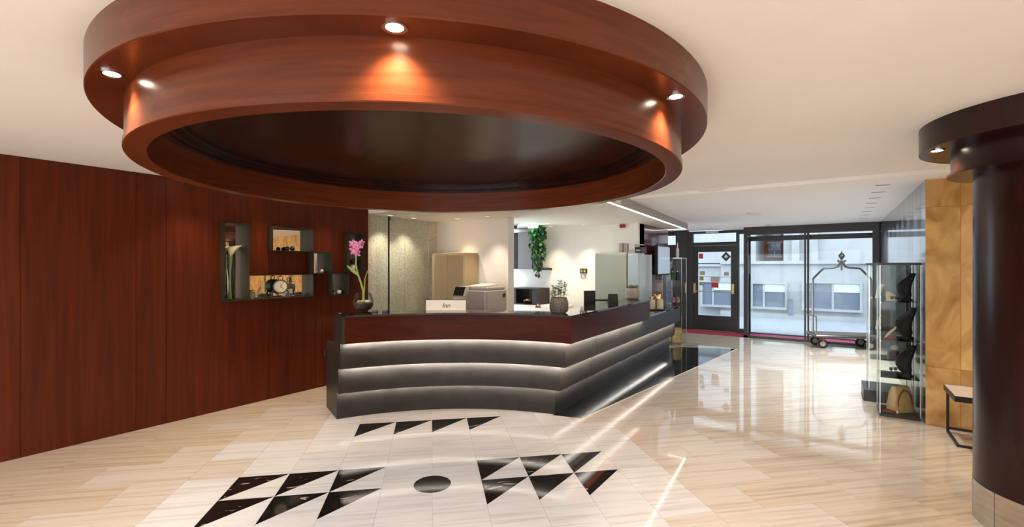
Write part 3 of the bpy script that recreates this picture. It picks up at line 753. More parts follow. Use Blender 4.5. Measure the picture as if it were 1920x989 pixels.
# wall controls
x0, z0 = at_y(1088, 513, 8.15); x1, z1 = at_y(1101, 504, 8.15)
t = thing('wall_intercom', 'dark square intercom panel on the lit office wall', 'intercom', ((x0+x1)/2, 8.15, z0))
MB().rbox(x0, x1, 8.125, 8.15, z0, z1, 0.004).build('housing', bronze, t)
for q in (0.28, 0.72):
    MB().box(x0+(x1-x0)*q-0.02, x0+(x1-x0)*q+0.02, 8.12, 8.126, z0+0.02, z1-0.02).build('button', brass, t)
x2, z2 = at_y(1089, 522, 8.15); x3, z3 = at_y(1099, 514.5, 8.15)
t = thing('light_switch', 'pale light switch plate just below the intercom', 'switch', ((x2+x3)/2, 8.15, z2))
MB().rbox(x2, x3, 8.138, 8.15, z2, z3, 0.003).build('plate', pot_stone, t)
MB().box((x2+x3)/2-0.012, (x2+x3)/2+0.012, 8.132, 8.139, z2+0.015, z3-0.015).build('rocker', paper, t)
xr, zr = at_y(1168, 424.5, 8.05)
t = thing('fire_alarm', 'small red fire alarm sounder high on the cream pillar', 'alarm', (xr, 8.05, zr))
MB().rbox(xr-0.05, xr+0.05, 8.0, 8.06, zr-0.03, zr+0.03, 0.008).build('housing', red_plastic, t)
MB().lathe([(0.001,0),(0.02,0),(0.02,0.01),(0.001,0.01)], 0, 0, 16).build('grille', brown_leather, t, local=True)
bpy.context.scene.collection.objects[-1].location = (0, -0.055, 0); bpy.context.scene.collection.objects[-1].rotation_euler = (R(90), 0, 0)

# frosted glass display case behind the counter's side
gx0, gx1, gy0, gy1 = -3.29, -2.72, 7.24, 8.04
t = thing('frosted_display_case', 'frosted greenish glass display case at the end of the counter', 'display case', ((gx0+gx1)/2, 7.7, 0.84))
MB().box(gx0, gx1, gy0, gy0+0.012, 0.84, 1.81).build('front_pane', frosted, t)
MB().box(gx1-0.012, gx1, gy0+0.03, gy0+0.52, 0.84, 1.81).build('side_pane', frosted_pale, t)
MB().box(gx1-0.012, gx1, gy0+0.55, gy0+1.2, 0.84, 1.81).build('side_pane', frosted_pale, t)
MB().box(gx1-0.02, gx1+0.002, gy0, gy0+0.028, 0.84, 1.82).build('corner_post', plaster_w, t)
MB().box(gx1-0.016, gx1+0.002, gy0+0.522, gy0+0.548, 0.84, 1.82).build('post', steel, t)
MB().box(gx1-0.016, gx1+0.002, gy0+1.2, gy0+1.22, 0.84, 1.82).build('post', steel, t)
for z in (0.86, 1.35):
    MB().box(gx0+0.032, gx1-0.015, gy0+0.02, 8.03, z, z+0.012).build('shelf', clear_dark, t)
MB().box(gx0+0.02, gx0+0.03, gy0+0.02, 8.03, 0.85, 1.81).build('back_panel', plaster_w, t)
MB().box(gx0, gx1, gy0, 8.045, 1.81, 1.83).build('top_board', plaster_w, t)
MB().box(gx0+0.1, gx1-0.1, gy0+0.05, 8.0, 1.80, 1.809).build('case_fill_glow', mat('case_fill_white', (1,1,1), 0.5, emit=(0.9,0.97,1.0), es=5), t)  # glow added inside the case to brighten its panes
MB().box(gx0, gx1-0.09, gy0+0.02, 8.03, 0.0, 0.838).build('base_cabinet', bronze, t)
for k, (px0, px1, py0, lab, m_) in enumerate(((1160, 1167.5, 456, 'grey box file at the left on the frosted case', machine_grey), (1168.5, 1177, 457, 'grey box file second on the frosted case', machine_grey), (1178, 1190, 457.5, 'white archive box between files and black box on the case', paper), (1187, 1203, 464, 'flat black box at the right on the frosted case', machine_dark))):
    yk = 7.62 + 0.02*k
    xa, d1 = on_y(px0, yk); xb, d2 = on_y(px1, yk); zt = hz(py0, d1)
    if k == 3: xa += 0.03
    t = thing('archive_box', lab, 'box', ((xa+xb)/2, yk+0.1, 1.83), group='boxes on the frosted case')
    MB().rbox(xa+0.004, xb-0.004, yk, yk+0.26, 1.83, max(zt, 1.90), 0.004).build('body', m_, t)
    MB().box(xa+0.02, xb-0.02, yk-0.002, yk+0.001, 1.86, 1.885).build('label_holder', steel, t)

# things on the counter --------------------------------------------------
CTZ = 1.103
def ctop(px, py, z=CTZ): return G(px, py, z)
# name card
bx_, by_ = ctop(836, 582)
card = thing('name_card', 'wide cream counter sign reading Inn in black script', 'sign', (bx_, by_, CTZ), T+R(1))
MB().box(-0.225, 0.225, 0.0, 0.012, 0, 0.112).build('board', paper, card, local=True)
MB().box(-0.225, 0.225, -0.03, 0.05, 0, 0.004).build('foot', paper, card, local=True)
def text(name, body, size, parent, loc, rot, m_, shear=0.0, extrude=0.0006):
    cu = bpy.data.curves.new(name, 'FONT'); cu.body = body; cu.size = size; cu.align_x = 'CENTER'; cu.align_y = 'CENTER'; cu.extrude = extrude; cu.shear = shear
    cu.materials.append(m_); tmp = bpy.data.objects.new(name, cu); COL.objects.link(tmp); dg = bpy.context.evaluated_depsgraph_get()
    me = bpy.data.meshes.new_from_object(tmp.evaluated_get(dg)); bpy.data.objects.remove(tmp)
    o_ = bpy.data.objects.new(name, me); COL.objects.link(o_); o_.parent = parent; o_.location = loc; o_.rotation_euler = rot; return o_
text('lettering', 'Inn', 0.075, card, (0.0, -0.0012, 0.052), (R(90), 0, 0), machine_dark, 0.35)
# orchid
bx_, by_ = ctop(681.5, 583)
t = thing('orchid_bowl', 'round glass bowl of dark pebbles with a pink orchid', 'orchid', (bx_, by_, CTZ), T)
MB().loft([(0.0,0,0,0.045,0.045),(0.02,0,0,0.085,0.085),(0.06,0,0,0.108,0.108),(0.10,0,0,0.113,0.113),(0.15,0,0,0.098,0.098),(0.19,0,0,0.078,0.078),(0.20,0,0,0.077,0.077)], 36, cap=False).build('glass_bowl', clear_dark, t, local=True, smooth=True)
MB().loft([(0.004,0,0,0.042,0.042),(0.02,0,0,0.080,0.080),(0.06,0,0,0.103,0.103),(0.085,0,0,0.106,0.106),(0.092,0,0,0.09,0.09)], 30).build('pebble_fill', soil, t, local=True, smooth=True)
rng = random.Random(5)
for k in range(12):
    a = rng.uniform(0, 6.28); r_ = rng.uniform(0, 0.075)
    MB().sphere(r_*math.cos(a), r_*math.sin(a), 0.105, rng.uniform(0.013,0.022), 1.2, 1, 0.75, 10, 6).build('white_stone', white_pebble if k % 3 else tan, t, local=True, smooth=True)
pts = [(0.0,0,0.10),(0.0,0,0.22),(-0.03,0,0.32),(-0.065,0.0,0.42),(-0.085,0,0.52),(-0.08,0,0.62),(-0.085,0,0.70),(-0.10,0,0.76)]
MB().tube(pts, [0.014,0.013,0.012,0.010,0.009,0.008,0.006,0.005], 10).build('flower_stem', stem_green, t, local=True, smooth=True)
MB().tube([(0.0,0,0.10),(0.012,0,0.25),(0.018,0,0.36),(0.04,0,0.43),(0.055,0,0.46)], [0.008,0.007,0.006,0.005,0.003], 8).build('leaf_stem', stem_green, t, local=True, smooth=True)
MB().leaf((-0.05,0,0.39), (-0.75,0,0.65), (0,-1,0.3), 0.19, 0.035, 0.05).build('leaf', stem_green, t, local=True, smooth=True)
def bloom(name, c, s_, m_, parent, tilt=0):
    mb = MB()
    for k in range(5):
        a = 2*math.pi*k/5 + tilt
        mb.leaf(c, (math.cos(a), -0.25, math.sin(a)), (0,-1,0), s_, s_*0.62, 0.2, 5)
    o_ = mb.build(name, m_, parent, local=True, smooth=True)
    MB().sphere(c[0], c[1]-0.012, c[2], s_*0.16, 1, 1, 1, 8, 6).build('flower_heart', lily_cream, o_, local=True, smooth=True)
for c, s_, ti in (((-0.10,-0.01,0.68),0.062,0.3), ((-0.055,-0.02,0.73),0.065,0.9), ((-0.115,-0.015,0.755),0.05,0.1), ((-0.08,0.02,0.645),0.05,0.6), ((-0.02,0.0,0.765),0.04,0.2)):
    bloom('flower', c, s_, petal_pink, t, ti)
# dark textured pot with leafy plant
bx_, by_ = ctop(1048, 587)
t = thing('woven_planter', 'dark woven textured pot with fresh green leafy plant', 'potted plant', (bx_, by_, CTZ), T)
MB().loft([(0.0,0,0,0.072,0.072),(0.015,0,0,0.088,0.088),(0.06,0,0,0.098,0.098),(0.11,0,0,0.097,0.097),(0.15,0,0,0.088,0.088),(0.165,0,0,0.083,0.083),(0.165,0,0,0.072,0.072),(0.14,0,0,0.07,0.07)], 36).build('pot', pot_dark, t, local=True, smooth=True)
mb = MB()
for r_ in range(9):
    z = 0.022 + r_*0.015; rad = 0.0905 + 0.008*math.sin(math.pi*min((r_+1)/9, 1)) - (0.006 if r_ > 7 else 0)
    for k in range(34):
        a = 2*math.pi*(k+0.5*(r_ % 2))/34
        mb.sphere(rad*math.cos(a), rad*math.sin(a), z, 0.0055, 1, 1, 1.1, 5, 3)
o_ = mb.build('woven_knots', pot_dark, t, local=True, smooth=True); o_['kind'] = 'stuff'
MB().lathe([(0.001,0.148),(0.074,0.146)], 0, 0, 24).build('soil', soil, t, local=True)
rng = random.Random(11)
for k in range(9):
    bx2, by2 = rng.uniform(-.055,.055), rng.uniform(-.045,.045)
    h_ = rng.uniform(0.06, 0.15) + (0.09 if bx2 > 0.0 else 0)
    tipx = bx2*1.5
    sp = MB().tube([(bx2,by2,0.145),(bx2*1.2,by2*1.2,0.145+h_*0.5),(tipx,by2*1.4,0.145+h_)], 0.0025, 5).build('shoot', leaf_g, t, local=True)
    mb = MB()
    for q in range(9):
        u_ = 0.25 + 0.75*q/8; a = rng.uniform(0, 6.28)
        mb.leaf((bx2+(tipx-bx2)*u_, by2*(1+0.4*u_), 0.145+h_*u_), (math.cos(a), math.sin(a), 0.5), (0,0,1), rng.uniform(0.04,0.065), rng.uniform(0.03,0.042), 0.3, 3)
    mb.build('leaves', leaf_g, sp, local=True, smooth=True)
# round stone pot with succulents
bx_, by_ = ctop(1186, 561)
t = thing('succulent_pot', 'smooth pale stone pot filled with grey green succulents', 'potted plant', (bx_, by_, CTZ), T)
MB().loft([(0.0,0,0,0.075,0.075),(0.02,0,0,0.10,0.10),(0.08,0,0,0.112,0.112),(0.13,0,0,0.105,0.105),(0.165,0,0,0.092,0.092),(0.165,0,0,0.08,0.08),(0.14,0,0,0.08,0.08)], 36).build('pot', pot_stone, t, local=True, smooth=True)
rng = random.Random(4)
for k in range(9):
    a = k*2.4; r_ = 0.028*math.sqrt(k)
    c = (r_*math.cos(a), r_*math.sin(a), 0.16 + 0.015*rng.random())
    mb = MB()
    for q in range(14):
        b_ = q*2.4; el = 0.3 + 0.09*q
        mb.leaf(c, (math.cos(b_), math.sin(b_), el), (0,0,1), 0.05, 0.018, -0.2, 3)
    mb.build('rosette', leaf_grey, t, local=True, smooth=True)
# monitors behind the counter
def monitor(px, py, z, wid, hei, lab, rz):
    x_, y_ = G(px, py, z)
    t = thing('computer_monitor', lab, 'monitor', (x_, y_, 0.756), T+rz, group='monitors behind the counter')
    zz = z - 0.756
    MB().rbox(-wid/2, wid/2, 0, 0.03, zz-hei, zz, 0.006).build('display', machine_dark, t, local=True)
    MB().box(-wid/2+0.012, wid/2-0.012, 0.03, 0.032, zz-hei+0.015, zz-0.012).build('screen', screen_lit, t, local=True)
    MB().box(-0.03, 0.03, 0.0, 0.02, 0.012, zz-hei+0.05).build('stand_neck', machine_dark, t, local=True)
    MB().rbox(-0.12, 0.12, -0.08, 0.12, 0, 0.012, 0.004).build('stand_foot', machine_dark, t, local=True)
monitor(1106, 545.5, 1.25, 0.17, 0.38, 'black computer monitor back between the two plant pots', R(8))
od = thing('staff_desk', 'dark staff desk behind the side of the counter', 'desk', (*sidept(-0.5, 1.6), 0))
MB().band([sidept(-0.22, 0.8), sidept(-0.22, 2.6)], [sidept(-0.85, 0.8), sidept(-0.85, 2.6)], 0.73, 0.756).build('desk_top', bronze, od)
for s_ in (0.82, 2.55): MB().band([sidept(-0.24, s_), sidept(-0.24, s_+0.03)], [sidept(-0.83, s_), sidept(-0.83, s_+0.03)], 0, 0.73).build('side_board', bronze, od)
t = thing('card_terminal', 'small black tilted card reader near the stone pot', 'card reader', (*ctop(1150, 567.5), CTZ), T+R(5))
MB().prism_x([(-0.02,0),(0.06,0),(0.03,0.115),(0.015,0.115)], -0.065, 0.065).build('housing', machine_dark, t, local=True)
MB().prism_x([(0.006,0.02),(0.012,0.02),(0.026,0.10),(0.02,0.10)], -0.05, 0.05).build('screen_face', steel, t, local=True)
t = thing('keyboard_tray', 'flat black tray lying on the counter before the frosted case', 'tray', (*ctop(1128, 565.0), CTZ), T)
MB().rbox(-0.10, 0.10, -0.03, 0.05, 0, 0.022, 0.005).build('tray', machine_dark, t, local=True)
MB().box(-0.09, 0.09, -0.02, 0.04, 0.022, 0.025).build('pad', velvet, t, local=True)
t = thing('brass_bell', 'small round brass desk bell on the counter', 'bell', (*ctop(1009, 577), CTZ), T)
MB().lathe([(0.001,0),(0.036,0),(0.036,0.008),(0.001,0.008)], 0, 0, 24).build('base', machine_dark, t, local=True, smooth=True)
MB().lathe([(0.033,0.009),(0.028,0.026),(0.012,0.036),(0.001,0.038)], 0, 0, 24).build('dome', brass, t, local=True, smooth=True)
MB().lathe([(0.005,0.037),(0.005,0.046),(0.001,0.047)], 0, 0, 12).build('plunger', brass, t, local=True)
for k, (px, lab) in enumerate(((703, 'small dark leaflet box beside the orchid bowl'), (722, 'second small dark leaflet box beside the orchid bowl'))):
    t = thing('leaflet_box', lab, 'box', (*ctop(px, 585.5), CTZ), T, group='leaflet boxes')
    MB().rbox(-0.028, 0.028, -0.02, 0.02, 0, 0.022, 0.003).build('box', machine_dark, t, local=True)
    MB().box(-0.024, 0.024, -0.016, 0.016, 0.022, 0.025).build('cards', pot_stone, t, local=True)
# shopping bag set on the low desk at the far end
def paper_bag(name, lab, loc, rz, w_, d_, h_, m_, hm, group=None):
    t = thing(name, lab, 'bag', loc, rz, group)
    MB().loft([(0,0,0,w_/2,d_/2),(h_*0.6,0,0,w_/2*0.99,d_/2*0.9),(h_,0,0,w_/2,d_/2*0.7)], 24, p=8).build('bag_body', m_, t, local=True)
    for s_ in (-1, 1):
        MB().tube([(-w_*0.22, s_*d_*0.35, h_*0.9), (-w_*0.2, s_*d_*0.36, h_*1.15), (0, s_*d_*0.33, h_*1.32), (w_*0.2, s_*d_*0.36, h_*1.15), (w_*0.22, s_*d_*0.35, h_*0.9)], 0.006, 6).build('handle', hm, t, local=True, smooth=True)
    return t
q = B0 + SN*(0.03) + SU*(SLEN-1.0); px_, py_ = W(q.x, q.y)
t = thing('candle_jar_set', 'pair of cream jars tied with a gold bow at the low desk end', 'gift set', (px_, py_, 0.838), T)
MB().rbox(-0.15, 0.13, -0.1, 0.1, 0, 0.02, 0.004).build('tray', machine_dark, t, local=True)
for k in (-0.075, 0.065):
    j_ = MB().loft([(0.02,k,0,0.058,0.058),(0.16,k,0,0.058,0.058),(0.19,k,0,0.045,0.045)], 20).build('jar', cream, t, local=True, smooth=True)
    MB().loft([(0.19,k,0,0.048,0.048),(0.225,k,0,0.048,0.048)], 20).build('lid', brass, j_, local=True, smooth=True)
mb = MB()
for a in range(6): mb.leaf((0,-0.03,0.22), (math.cos(a*1.05), -0.3, 0.1+0.4*math.sin(a*1.05)), (0,-1,0), 0.09, 0.05, 0.3)
mb.build('bow', brass, t, local=True, smooth=True)
# wall screen on the burgundy end
yv0, d0 = on_x(1233, -2.70); yv1, d1 = on_x(1256, -2.70)
z0_, z1_ = hz(517, d0), hz(459, d0)
t = thing('wall_screen', 'black framed wall screen on the burgundy wall end', 'screen', (-2.78, (yv0+yv1)/2, z0_))
MB().rbox(-2.76, -2.70, yv0, yv1, z0_, z1_, 0.008).build('bezel', machine_dark, t)
MB().box(-2.70, -2.697, yv0+0.03, yv1-0.02, z0_+0.03, z1_-0.03).build('screen_glass', screen_lit, t)
MB().box(-2.84, -2.76, (yv0+yv1)/2-0.08, (yv0+yv1)/2+0.08, (z0_+z1_)/2-0.1, (z0_+z1_)/2+0.1).build('bracket', black_metal, t)

# ------------------------------------------------------------------ glass display towers
def glass_tower(lab, x0, x1, y0, y1, ztop, shelves, base_h=0.03, base_ext=0.0, top_m=machine_dark):
    t = thing('glass_display_case', lab, 'display case', ((x0+x1)/2, (y0+y1)/2, 0), group='glass display towers')
    e = base_ext
    MB().rbox(x0-e, x1, y0-e, y1+e, 0, base_h, 0.004).build('base_slab', top_m, t)
    MB().box(x0-0.012, x1+0.004, y0-0.012, y1+0.012, ztop-0.025, ztop).build('top_slab', top_m, t)
    for bx in ((x0, x0+0.006, y0+0.008, y1-0.008), (x1-0.006, x1, y0+0.008, y1-0.008), (x0+0.008, x1-0.008, y0, y0+0.006), (x0+0.008, x1-0.008, y1-0.006, y1)):
        MB().box(*bx, base_h, ztop-0.025).build('glass_pane', clear, t)
    for ax in (x0, x1-0.008):
        for ay in (y0, y1-0.008):
            MB().box(ax, ax+0.008, ay, ay+0.008, base_h, ztop-0.025).build('corner_rail', steel, t)
    for z in shelves:
        sh = MB().box(x0+0.008, x1-0.008, y0+0.008, y1-0.008, z-0.008, z).build('shelf', clear_dark, t)
        for ax in (x0+0.004, x1-0.014): MB().box(ax, ax+0.01, y0+0.012, y0+0.03, z-0.02, z-0.009).build('clip', chrome, sh)
    return t
SH = (1.228, 0.818, 0.42)
glass_tower('near glass display tower of jewellery busts beside the honey stone wall', 0.42, 0.755, 6.33, 6.73, 1.64, SH)
glass_tower('second glass display tower with a wide dark plinth behind the near one', 0.36, 0.755, 6.98, 7.40, 1.64, (1.22, 0.85, 0.5), 0.14, 0.05)
def bust(lab, loc, s_=1.0, rz=0.0):
    t = thing('jewellery_bust', lab, 'bust', loc, rz, group='black velvet necklace busts')
    secs = [(0.0,0.0,0,0.045,0.05),(0.012,0.0,0,0.045,0.05),(0.03,0.0,0,0.03,0.04),(0.06,-0.01,0,0.045,0.06),(0.10,-0.022,0,0.05,0.075),(0.15,-0.02,0,0.05,0.08),(0.19,-0.0,0,0.044,0.068),(0.215,0.02,0,0.036,0.046),(0.235,0.036,0,0.023,0.034),(0.262,0.045,0,0.024,0.034),(0.268,0.046,0,0.02,0.03)]
    MB().loft([(z*s_,a*s_,b*s_,c*s_,d_*s_) for z,a,b,c,d_ in secs], 20).build('velvet_body', velvet, t, local=True, smooth=True)
    pts = []
    for k in range(13):
        a = math.pi*k/12
        pts.append((( -0.058 + 0.075*abs(math.cos(a))**1.5)*s_, 0.05*math.cos(a)*s_, (0.215 - 0.11*math.sin(a))*s_))
    MB().tube(pts, 0.0022*s_, 5).build('necklace', steel, t, local=True, smooth=True)
    return t
bust('black necklace bust on the top shelf of the near display tower', (0.66, 6.50, SH[0]), 1.12, R(15))
bust('large black necklace bust on the middle shelf of the near tower', (0.66, 6.50, SH[1]), 1.28, R(15))
bust('black necklace bust on the lowest glass shelf of the near tower', (0.655, 6.48, SH[2]), 1.25, R(15))
t = thing('sunglasses_stand', 'cream moulded stand holding dark sunglasses on the top shelf', 'sunglasses', (0.53, 6.46, SH[0]), T)
MB().loft([(0,0,0,0.06,0.035),(0.02,0,0,0.055,0.03),(0.06,-0.01,0,0.05,0.028),(0.09,-0.03,0,0.03,0.02),(0.105,-0.04,0,0.012,0.01)], 18).build('stand', cream, t, local=True, smooth=True)
def lens_pair(parent, y, z, s_):
    for k in (-0.022, 0.024):
        MB().sphere(k*s_, y, z, 0.02*s_, 1, 0.25, 0.85, 14, 8).build('lens', machine_dark, parent, local=True, smooth=True)
    MB().tube([(-0.045*s_, y, z+0.012), (0, y-0.004, z+0.012), (0.048*s_, y, z+0.012)], 0.003, 6).build('frame_bar', machine_dark, parent, local=True)
lens_pair(t, -0.035, 0.035, 1.0)
t = thing('sunglasses', 'dark double sunglasses rack on the lowest glass shelf', 'sunglasses', (0.535, 6.45, SH[2]), T)
MB().box(-0.05, 0.05, -0.01, 0.03, 0, 0.012).build('stand', machine_dark, t, local=True)
MB().box(-0.004, 0.004, 0.005, 0.013, 0.012, 0.085).build('stem', machine_dark, t, local=True)
lens_pair(t, -0.012, 0.035, 1.15); lens_pair(t, -0.012, 0.078, 1.05)
t = thing('leather_slipper', 'pointed brown and cream shoe on the middle shelf', 'shoe', (0.515, 6.43, SH[1]), T+R(10))
MB().loft([(0,0,0,0.075,0.025),(0.012,0,0,0.078,0.027),(0.03,0.01,0,0.06,0.025),(0.045,0.03,0,0.035,0.02)], 18).build('sole', brown_leather, t, local=True, smooth=True)
MB().tube([(-0.06,0,0.02),(0.0,0,0.07),(0.05,0,0.10),(0.08,0,0.13)], [0.008,0.014,0.012,0.006], 8).build('strap', cream, t, local=True, smooth=True)
def handbag(name, lab, loc, rz, w_, d_, h_, m_, hm):
    t = thing(name, lab, 'handbag', loc, rz)
    MB().loft([(0,0,0,w_/2,d_/2),(h_*0.25,0,0,w_/2*1.02,d_/2),(h_*0.75,0,0,w_/2*0.88,d_/2*0.7),(h_,0,0,w_/2*0.72,d_/2*0.35)], 28, p=4).build('bag_body', m_, t, local=True, smooth=True)
    for s_ in (-1, 1):
        pts = [(w_*0.34*math.cos(math.pi*k/12), s_*d_*0.42, h_*0.25 + h_*0.62*math.sin(math.pi*k/12)) for k in range(13)]
        MB().tube(pts, 0.007, 8).build('handle', hm, t, local=True, smooth=True)
    MB().box(-0.012, 0.012, -d_*0.30, -d_*0.22, h_*0.78, h_*0.9).build('clasp', brass, t, local=True)
    return t
handbag('handbag', 'tan handbag with brown handles on the base of the near tower', (0.61, 6.54, 0.03), T+R(6), 0.25, 0.13, 0.27, tan, brown_leather)
t = thing('coiled_belt', 'coiled brown leather belt lying beside the tan handbag', 'belt', (0.505, 6.41, 0.03))
pts = []
for k in range(40):
    a = k*0.4; r_ = 0.02 + 0.0011*k; pts.append((r_*math.cos(a), r_*math.sin(a), 0.014))
MB().tube(pts, 0.010, 6).build('strap', brown_leather, t, local=True, smooth=True)
MB().box(0.055, 0.075, -0.01, 0.02, 0.002, 0.03).build('buckle', steel, t, local=True)
# pieces in the second tower
for k, (z, lab) in enumerate(((1.22, 'cream glove form on the top shelf of the second tower'), (0.85, 'cream glove form on the middle shelf of the second tower'))):
    t = thing('glove_form', lab, 'display form', (0.46, 7.12, z), T)
    MB().loft([(0,0,0,0.035,0.03),(0.05,0,0,0.025,0.02),(0.09,0.01,0,0.035,0.018),(0.13,0.02,0,0.03,0.012)], 16).build('palm', cream, t, local=True, smooth=True)
    for q in range(4): MB().tube([(0.0+0.014*q,0,0.12),(0.005+0.016*q,-0.005,0.15),(0.012+0.018*q,-0.012,0.17-0.004*abs(q-1))], [0.007,0.006,0.004], 6).build('finger', cream, t, local=True, smooth=True)
t = thing('red_purse', 'small red clutch purse on the lower shelf of the second tower', 'purse', (0.60, 7.10, 0.5), T)
MB().loft([(0,0,0,0.07,0.025),(0.05,0,0,0.07,0.022),(0.095,0,0,0.065,0.008)], 20, p=4).build('purse_body', red_plastic, t, local=True, smooth=True)
MB().box(-0.01, 0.01, -0.024, -0.016, 0.05, 0.065).build('clasp', brass, t, local=True)
# far display tower by the counter end
dx0, dx1, dy0, dy1 = -2.80, -2.50, 9.66, 10.06
tw = glass_tower('slim glass display tower at the far end of the counter', dx0, dx1, dy0, dy1, 1.78, (1.32, 0.86, 0.50), 0.025, 0.0, steel)
handbag('straw_bag', 'woven straw bag at the bottom of the far display tower', (-2.64, 9.84, 0.03), T, 0.24, 0.12, 0.30, tan, cream)
t = thing('glass_bottle', 'slim pale bottle on top of the far display tower', 'bottle', (-2.62, 9.80, 1.78))
MB().lathe([(0.001,0),(0.03,0),(0.03,0.17),(0.013,0.21),(0.013,0.27),(0.001,0.27)], 0, 0, 18).build('bottle_body', paper, t, local=True, smooth=True)
MB().lathe([(0.016,0.27),(0.016,0.30),(0.001,0.30)], 0, 0, 14).build('cap', steel, t, local=True)
for k, (x, z, m_, h_, lab) in enumerate(((-2.72,1.32,leaf_d,0.26,'dark green scarf form in the far display tower'), (-2.62,1.32,machine_dark,0.28,'black scarf form in the far display tower'), (-2.70,0.86,petal_pink,0.10,'small rose pouch in the far display tower'), (-2.61,0.86,tan,0.11,'small tan pouch in the far display tower'))):
    t = thing('display_item', lab, 'accessory', (x, 9.80, z))
    MB().loft([(0,0,0,0.035,0.03),(h_*0.3,0.004,0,0.04,0.03),(h_*0.8,-0.004,0,0.028,0.022),(h_,0,0,0.012,0.012)], 16).build('form', m_, t, local=True, smooth=True)
    MB().lathe([(0.001,h_*0.62),(0.036,h_*0.62),(0.037,h_*0.68),(0.001,h_*0.68)], 0, 0, 16).build('band', brass, t, local=True)

# ------------------------------------------------------------------ bench beside the column
t = thing('console_bench', 'low pale topped bench with thin black metal frame by the stone wall', 'bench', (1.5, 5.87, 0))
bx0, bx1, by0, by1 = 0.90, 2.1, 5.62, 6.12
MB().rbox(bx0, bx1, by0, by1, 0.425, 0.45, 0.003).build('top_board', oak, t)
MB().box(bx0-0.004, bx1+0.004, by0-0.004, by0, 0.40, 0.45).build('edge_rail', black_metal, t)
MB().box(bx0-0.004, bx0, by0, by1, 0.40, 0.45).build('edge_rail', black_metal, t)
for x in (bx0+0.01, bx1-0.03):
    MB().box(x, x+0.02, by1-0.05, by1-0.03, 0.02, 0.425).build('leg', black_metal, t)
    MB().box(x, x+0.02, by0+0.0, by1-0.03, 0.0, 0.02).build('floor_runner', black_metal, t)
MB().box(bx0+0.03, bx1-0.03, by1-0.05, by1-0.03, 0.03, 0.05).build('floor_bar', black_metal, t)
MB().box(bx0+0.03, bx1-0.03, by0, by0+0.02, 0.0, 0.02).build('floor_bar', black_metal, t)

# ------------------------------------------------------------------ entrance: vestibule, door, mats
YD, YV = 12.28, 11.62
we = MB().box(-6.2, -3.32, YD, YD+0.15, 0, 2.15).box(-6.2, -3.32, YD, YD+0.15, 2.40, CEIL).box(-6.2, -5.0, YD, YD+0.15, 2.15, 2.40)
struct(we.build('wall_street', wood_dark), 'dark brown street wall left of the glazed door')
struct(MB().box(-3.32, -3.02, YD-0.03, YD+0.12, 0, CEIL).build('trim_1', dark_frame), 'dark brown jamb left of the street door')
w1 = MB().box(-5.0, -3.32, YD+0.05, YD+0.06, 2.15, 2.40).build('window_1', clear); struct(w1, 'narrow high window strip left of the street door')
MB().box(-5.0, -3.32, YD+0.03, YD+0.09, 2.13, 2.16).build('window_frame', dark_frame, w1)
# glazed swing door with frame
d1 = MB()
dx0, dx1 = -2.90, -1.90
d1.box(dx0-0.12, dx0, YD-0.02, YD+0.1, 0, 2.48).box(dx1, dx1+0.06, YD-0.02, YD+0.1, 0, 2.48).box(dx0, dx1, YD-0.02, YD+0.1, 2.42, 2.48).box(dx0, dx1, YD-0.02, YD+0.1, 2.12, 2.20)
d1.box(-1.72, -1.60, YD-0.02, YD+0.1, 0, 2.48).box(-1.84, -1.72, YD-0.02, YD+0.1, 0, 0.10).box(-1.84, -1.72, YD-0.02, YD+0.1, 2.38, 2.48)
door1 = d1.build('door_1', dark_frame); struct(door1, 'dark framed glass street door with transom and side light')
MB().box(dx0, dx1, YD+0.03, YD+0.04, 2.20, 2.42).build('transom_pane', clear, door1)
MB().box(-1.84, -1.72, YD+0.03, YD+0.04, 0.10, 2.38).build('side_pane', clear, door1)
lf = MB().box(dx0+0.005, dx0+0.12, YD, YD+0.05, 0.01, 2.115).box(dx1-0.12, dx1-0.005, YD, YD+0.05, 0.01, 2.115).box(dx0+0.12, dx1-0.12, YD, YD+0.05, 0.01, 0.38).box(dx0+0.12, dx1-0.12, YD, YD+0.05, 1.96, 2.115).build('door_leaf', dark_frame, door1)
MB().box(dx0+0.12, dx1-0.12, YD+0.02, YD+0.03, 0.38, 1.96).build('door_pane', clear, lf)
MB().tube([(dx0+0.08, YD-0.07, 0.98), (dx1-0.08, YD-0.07, 0.98)], 0.014, 10).build('push_bar', steel, lf, smooth=True)
for x in (dx0+0.06, dx1-0.06): MB().rbox(x-0.03, x+0.03, YD-0.085, YD-0.001, 0.93, 1.18, 0.006).build('bar_bracket', brass, lf)
def sticker(x, z, w_, h_, m_): MB().box(x-w_/2, x+w_/2, YD+0.012, YD+0.018, z-h_/2, z+h_/2).build('sticker', m_, lf)
sticker(-2.71, 1.86, 0.10, 0.13, red_plastic); sticker(-2.68, 1.43, 0.12, 0.10, leaf_grey); sticker(-2.70, 1.30, 0.10, 0.10, brass); sticker(-2.70, 1.17, 0.10, 0.09, leaf_grey)
sticker(-2.38, 1.28, 0.20, 0.13, pot_stone); sticker(-2.38, 1.14, 0.16, 0.13, red_plastic); sticker(-2.12, 1.42, 0.11, 0.09, pot_stone)
MB().prism_y([(-2.13,1.72),(-2.02,1.84),(-2.13,1.96-0.0),(-2.24,1.84)], YD+0.010, YD+0.018).build('diamond_sticker', machine_dark, lf)
MB().prism_y([(-2.13,1.79),(-2.085,1.84),(-2.13,1.89),(-2.175,1.84)], YD+0.007, YD+0.010).build('sticker_emblem', steel, lf)
MB().box(dx0+0.12, dx1-0.12, YD+0.012, YD+0.018, 1.335, 1.345).build('red_safety_line', red_plastic, lf)
xcl = (dx0+dx1)/2
t = thing('door_closer', 'small grey door closer box above the street door', 'door closer', (xcl, YD-0.07, 2.42))
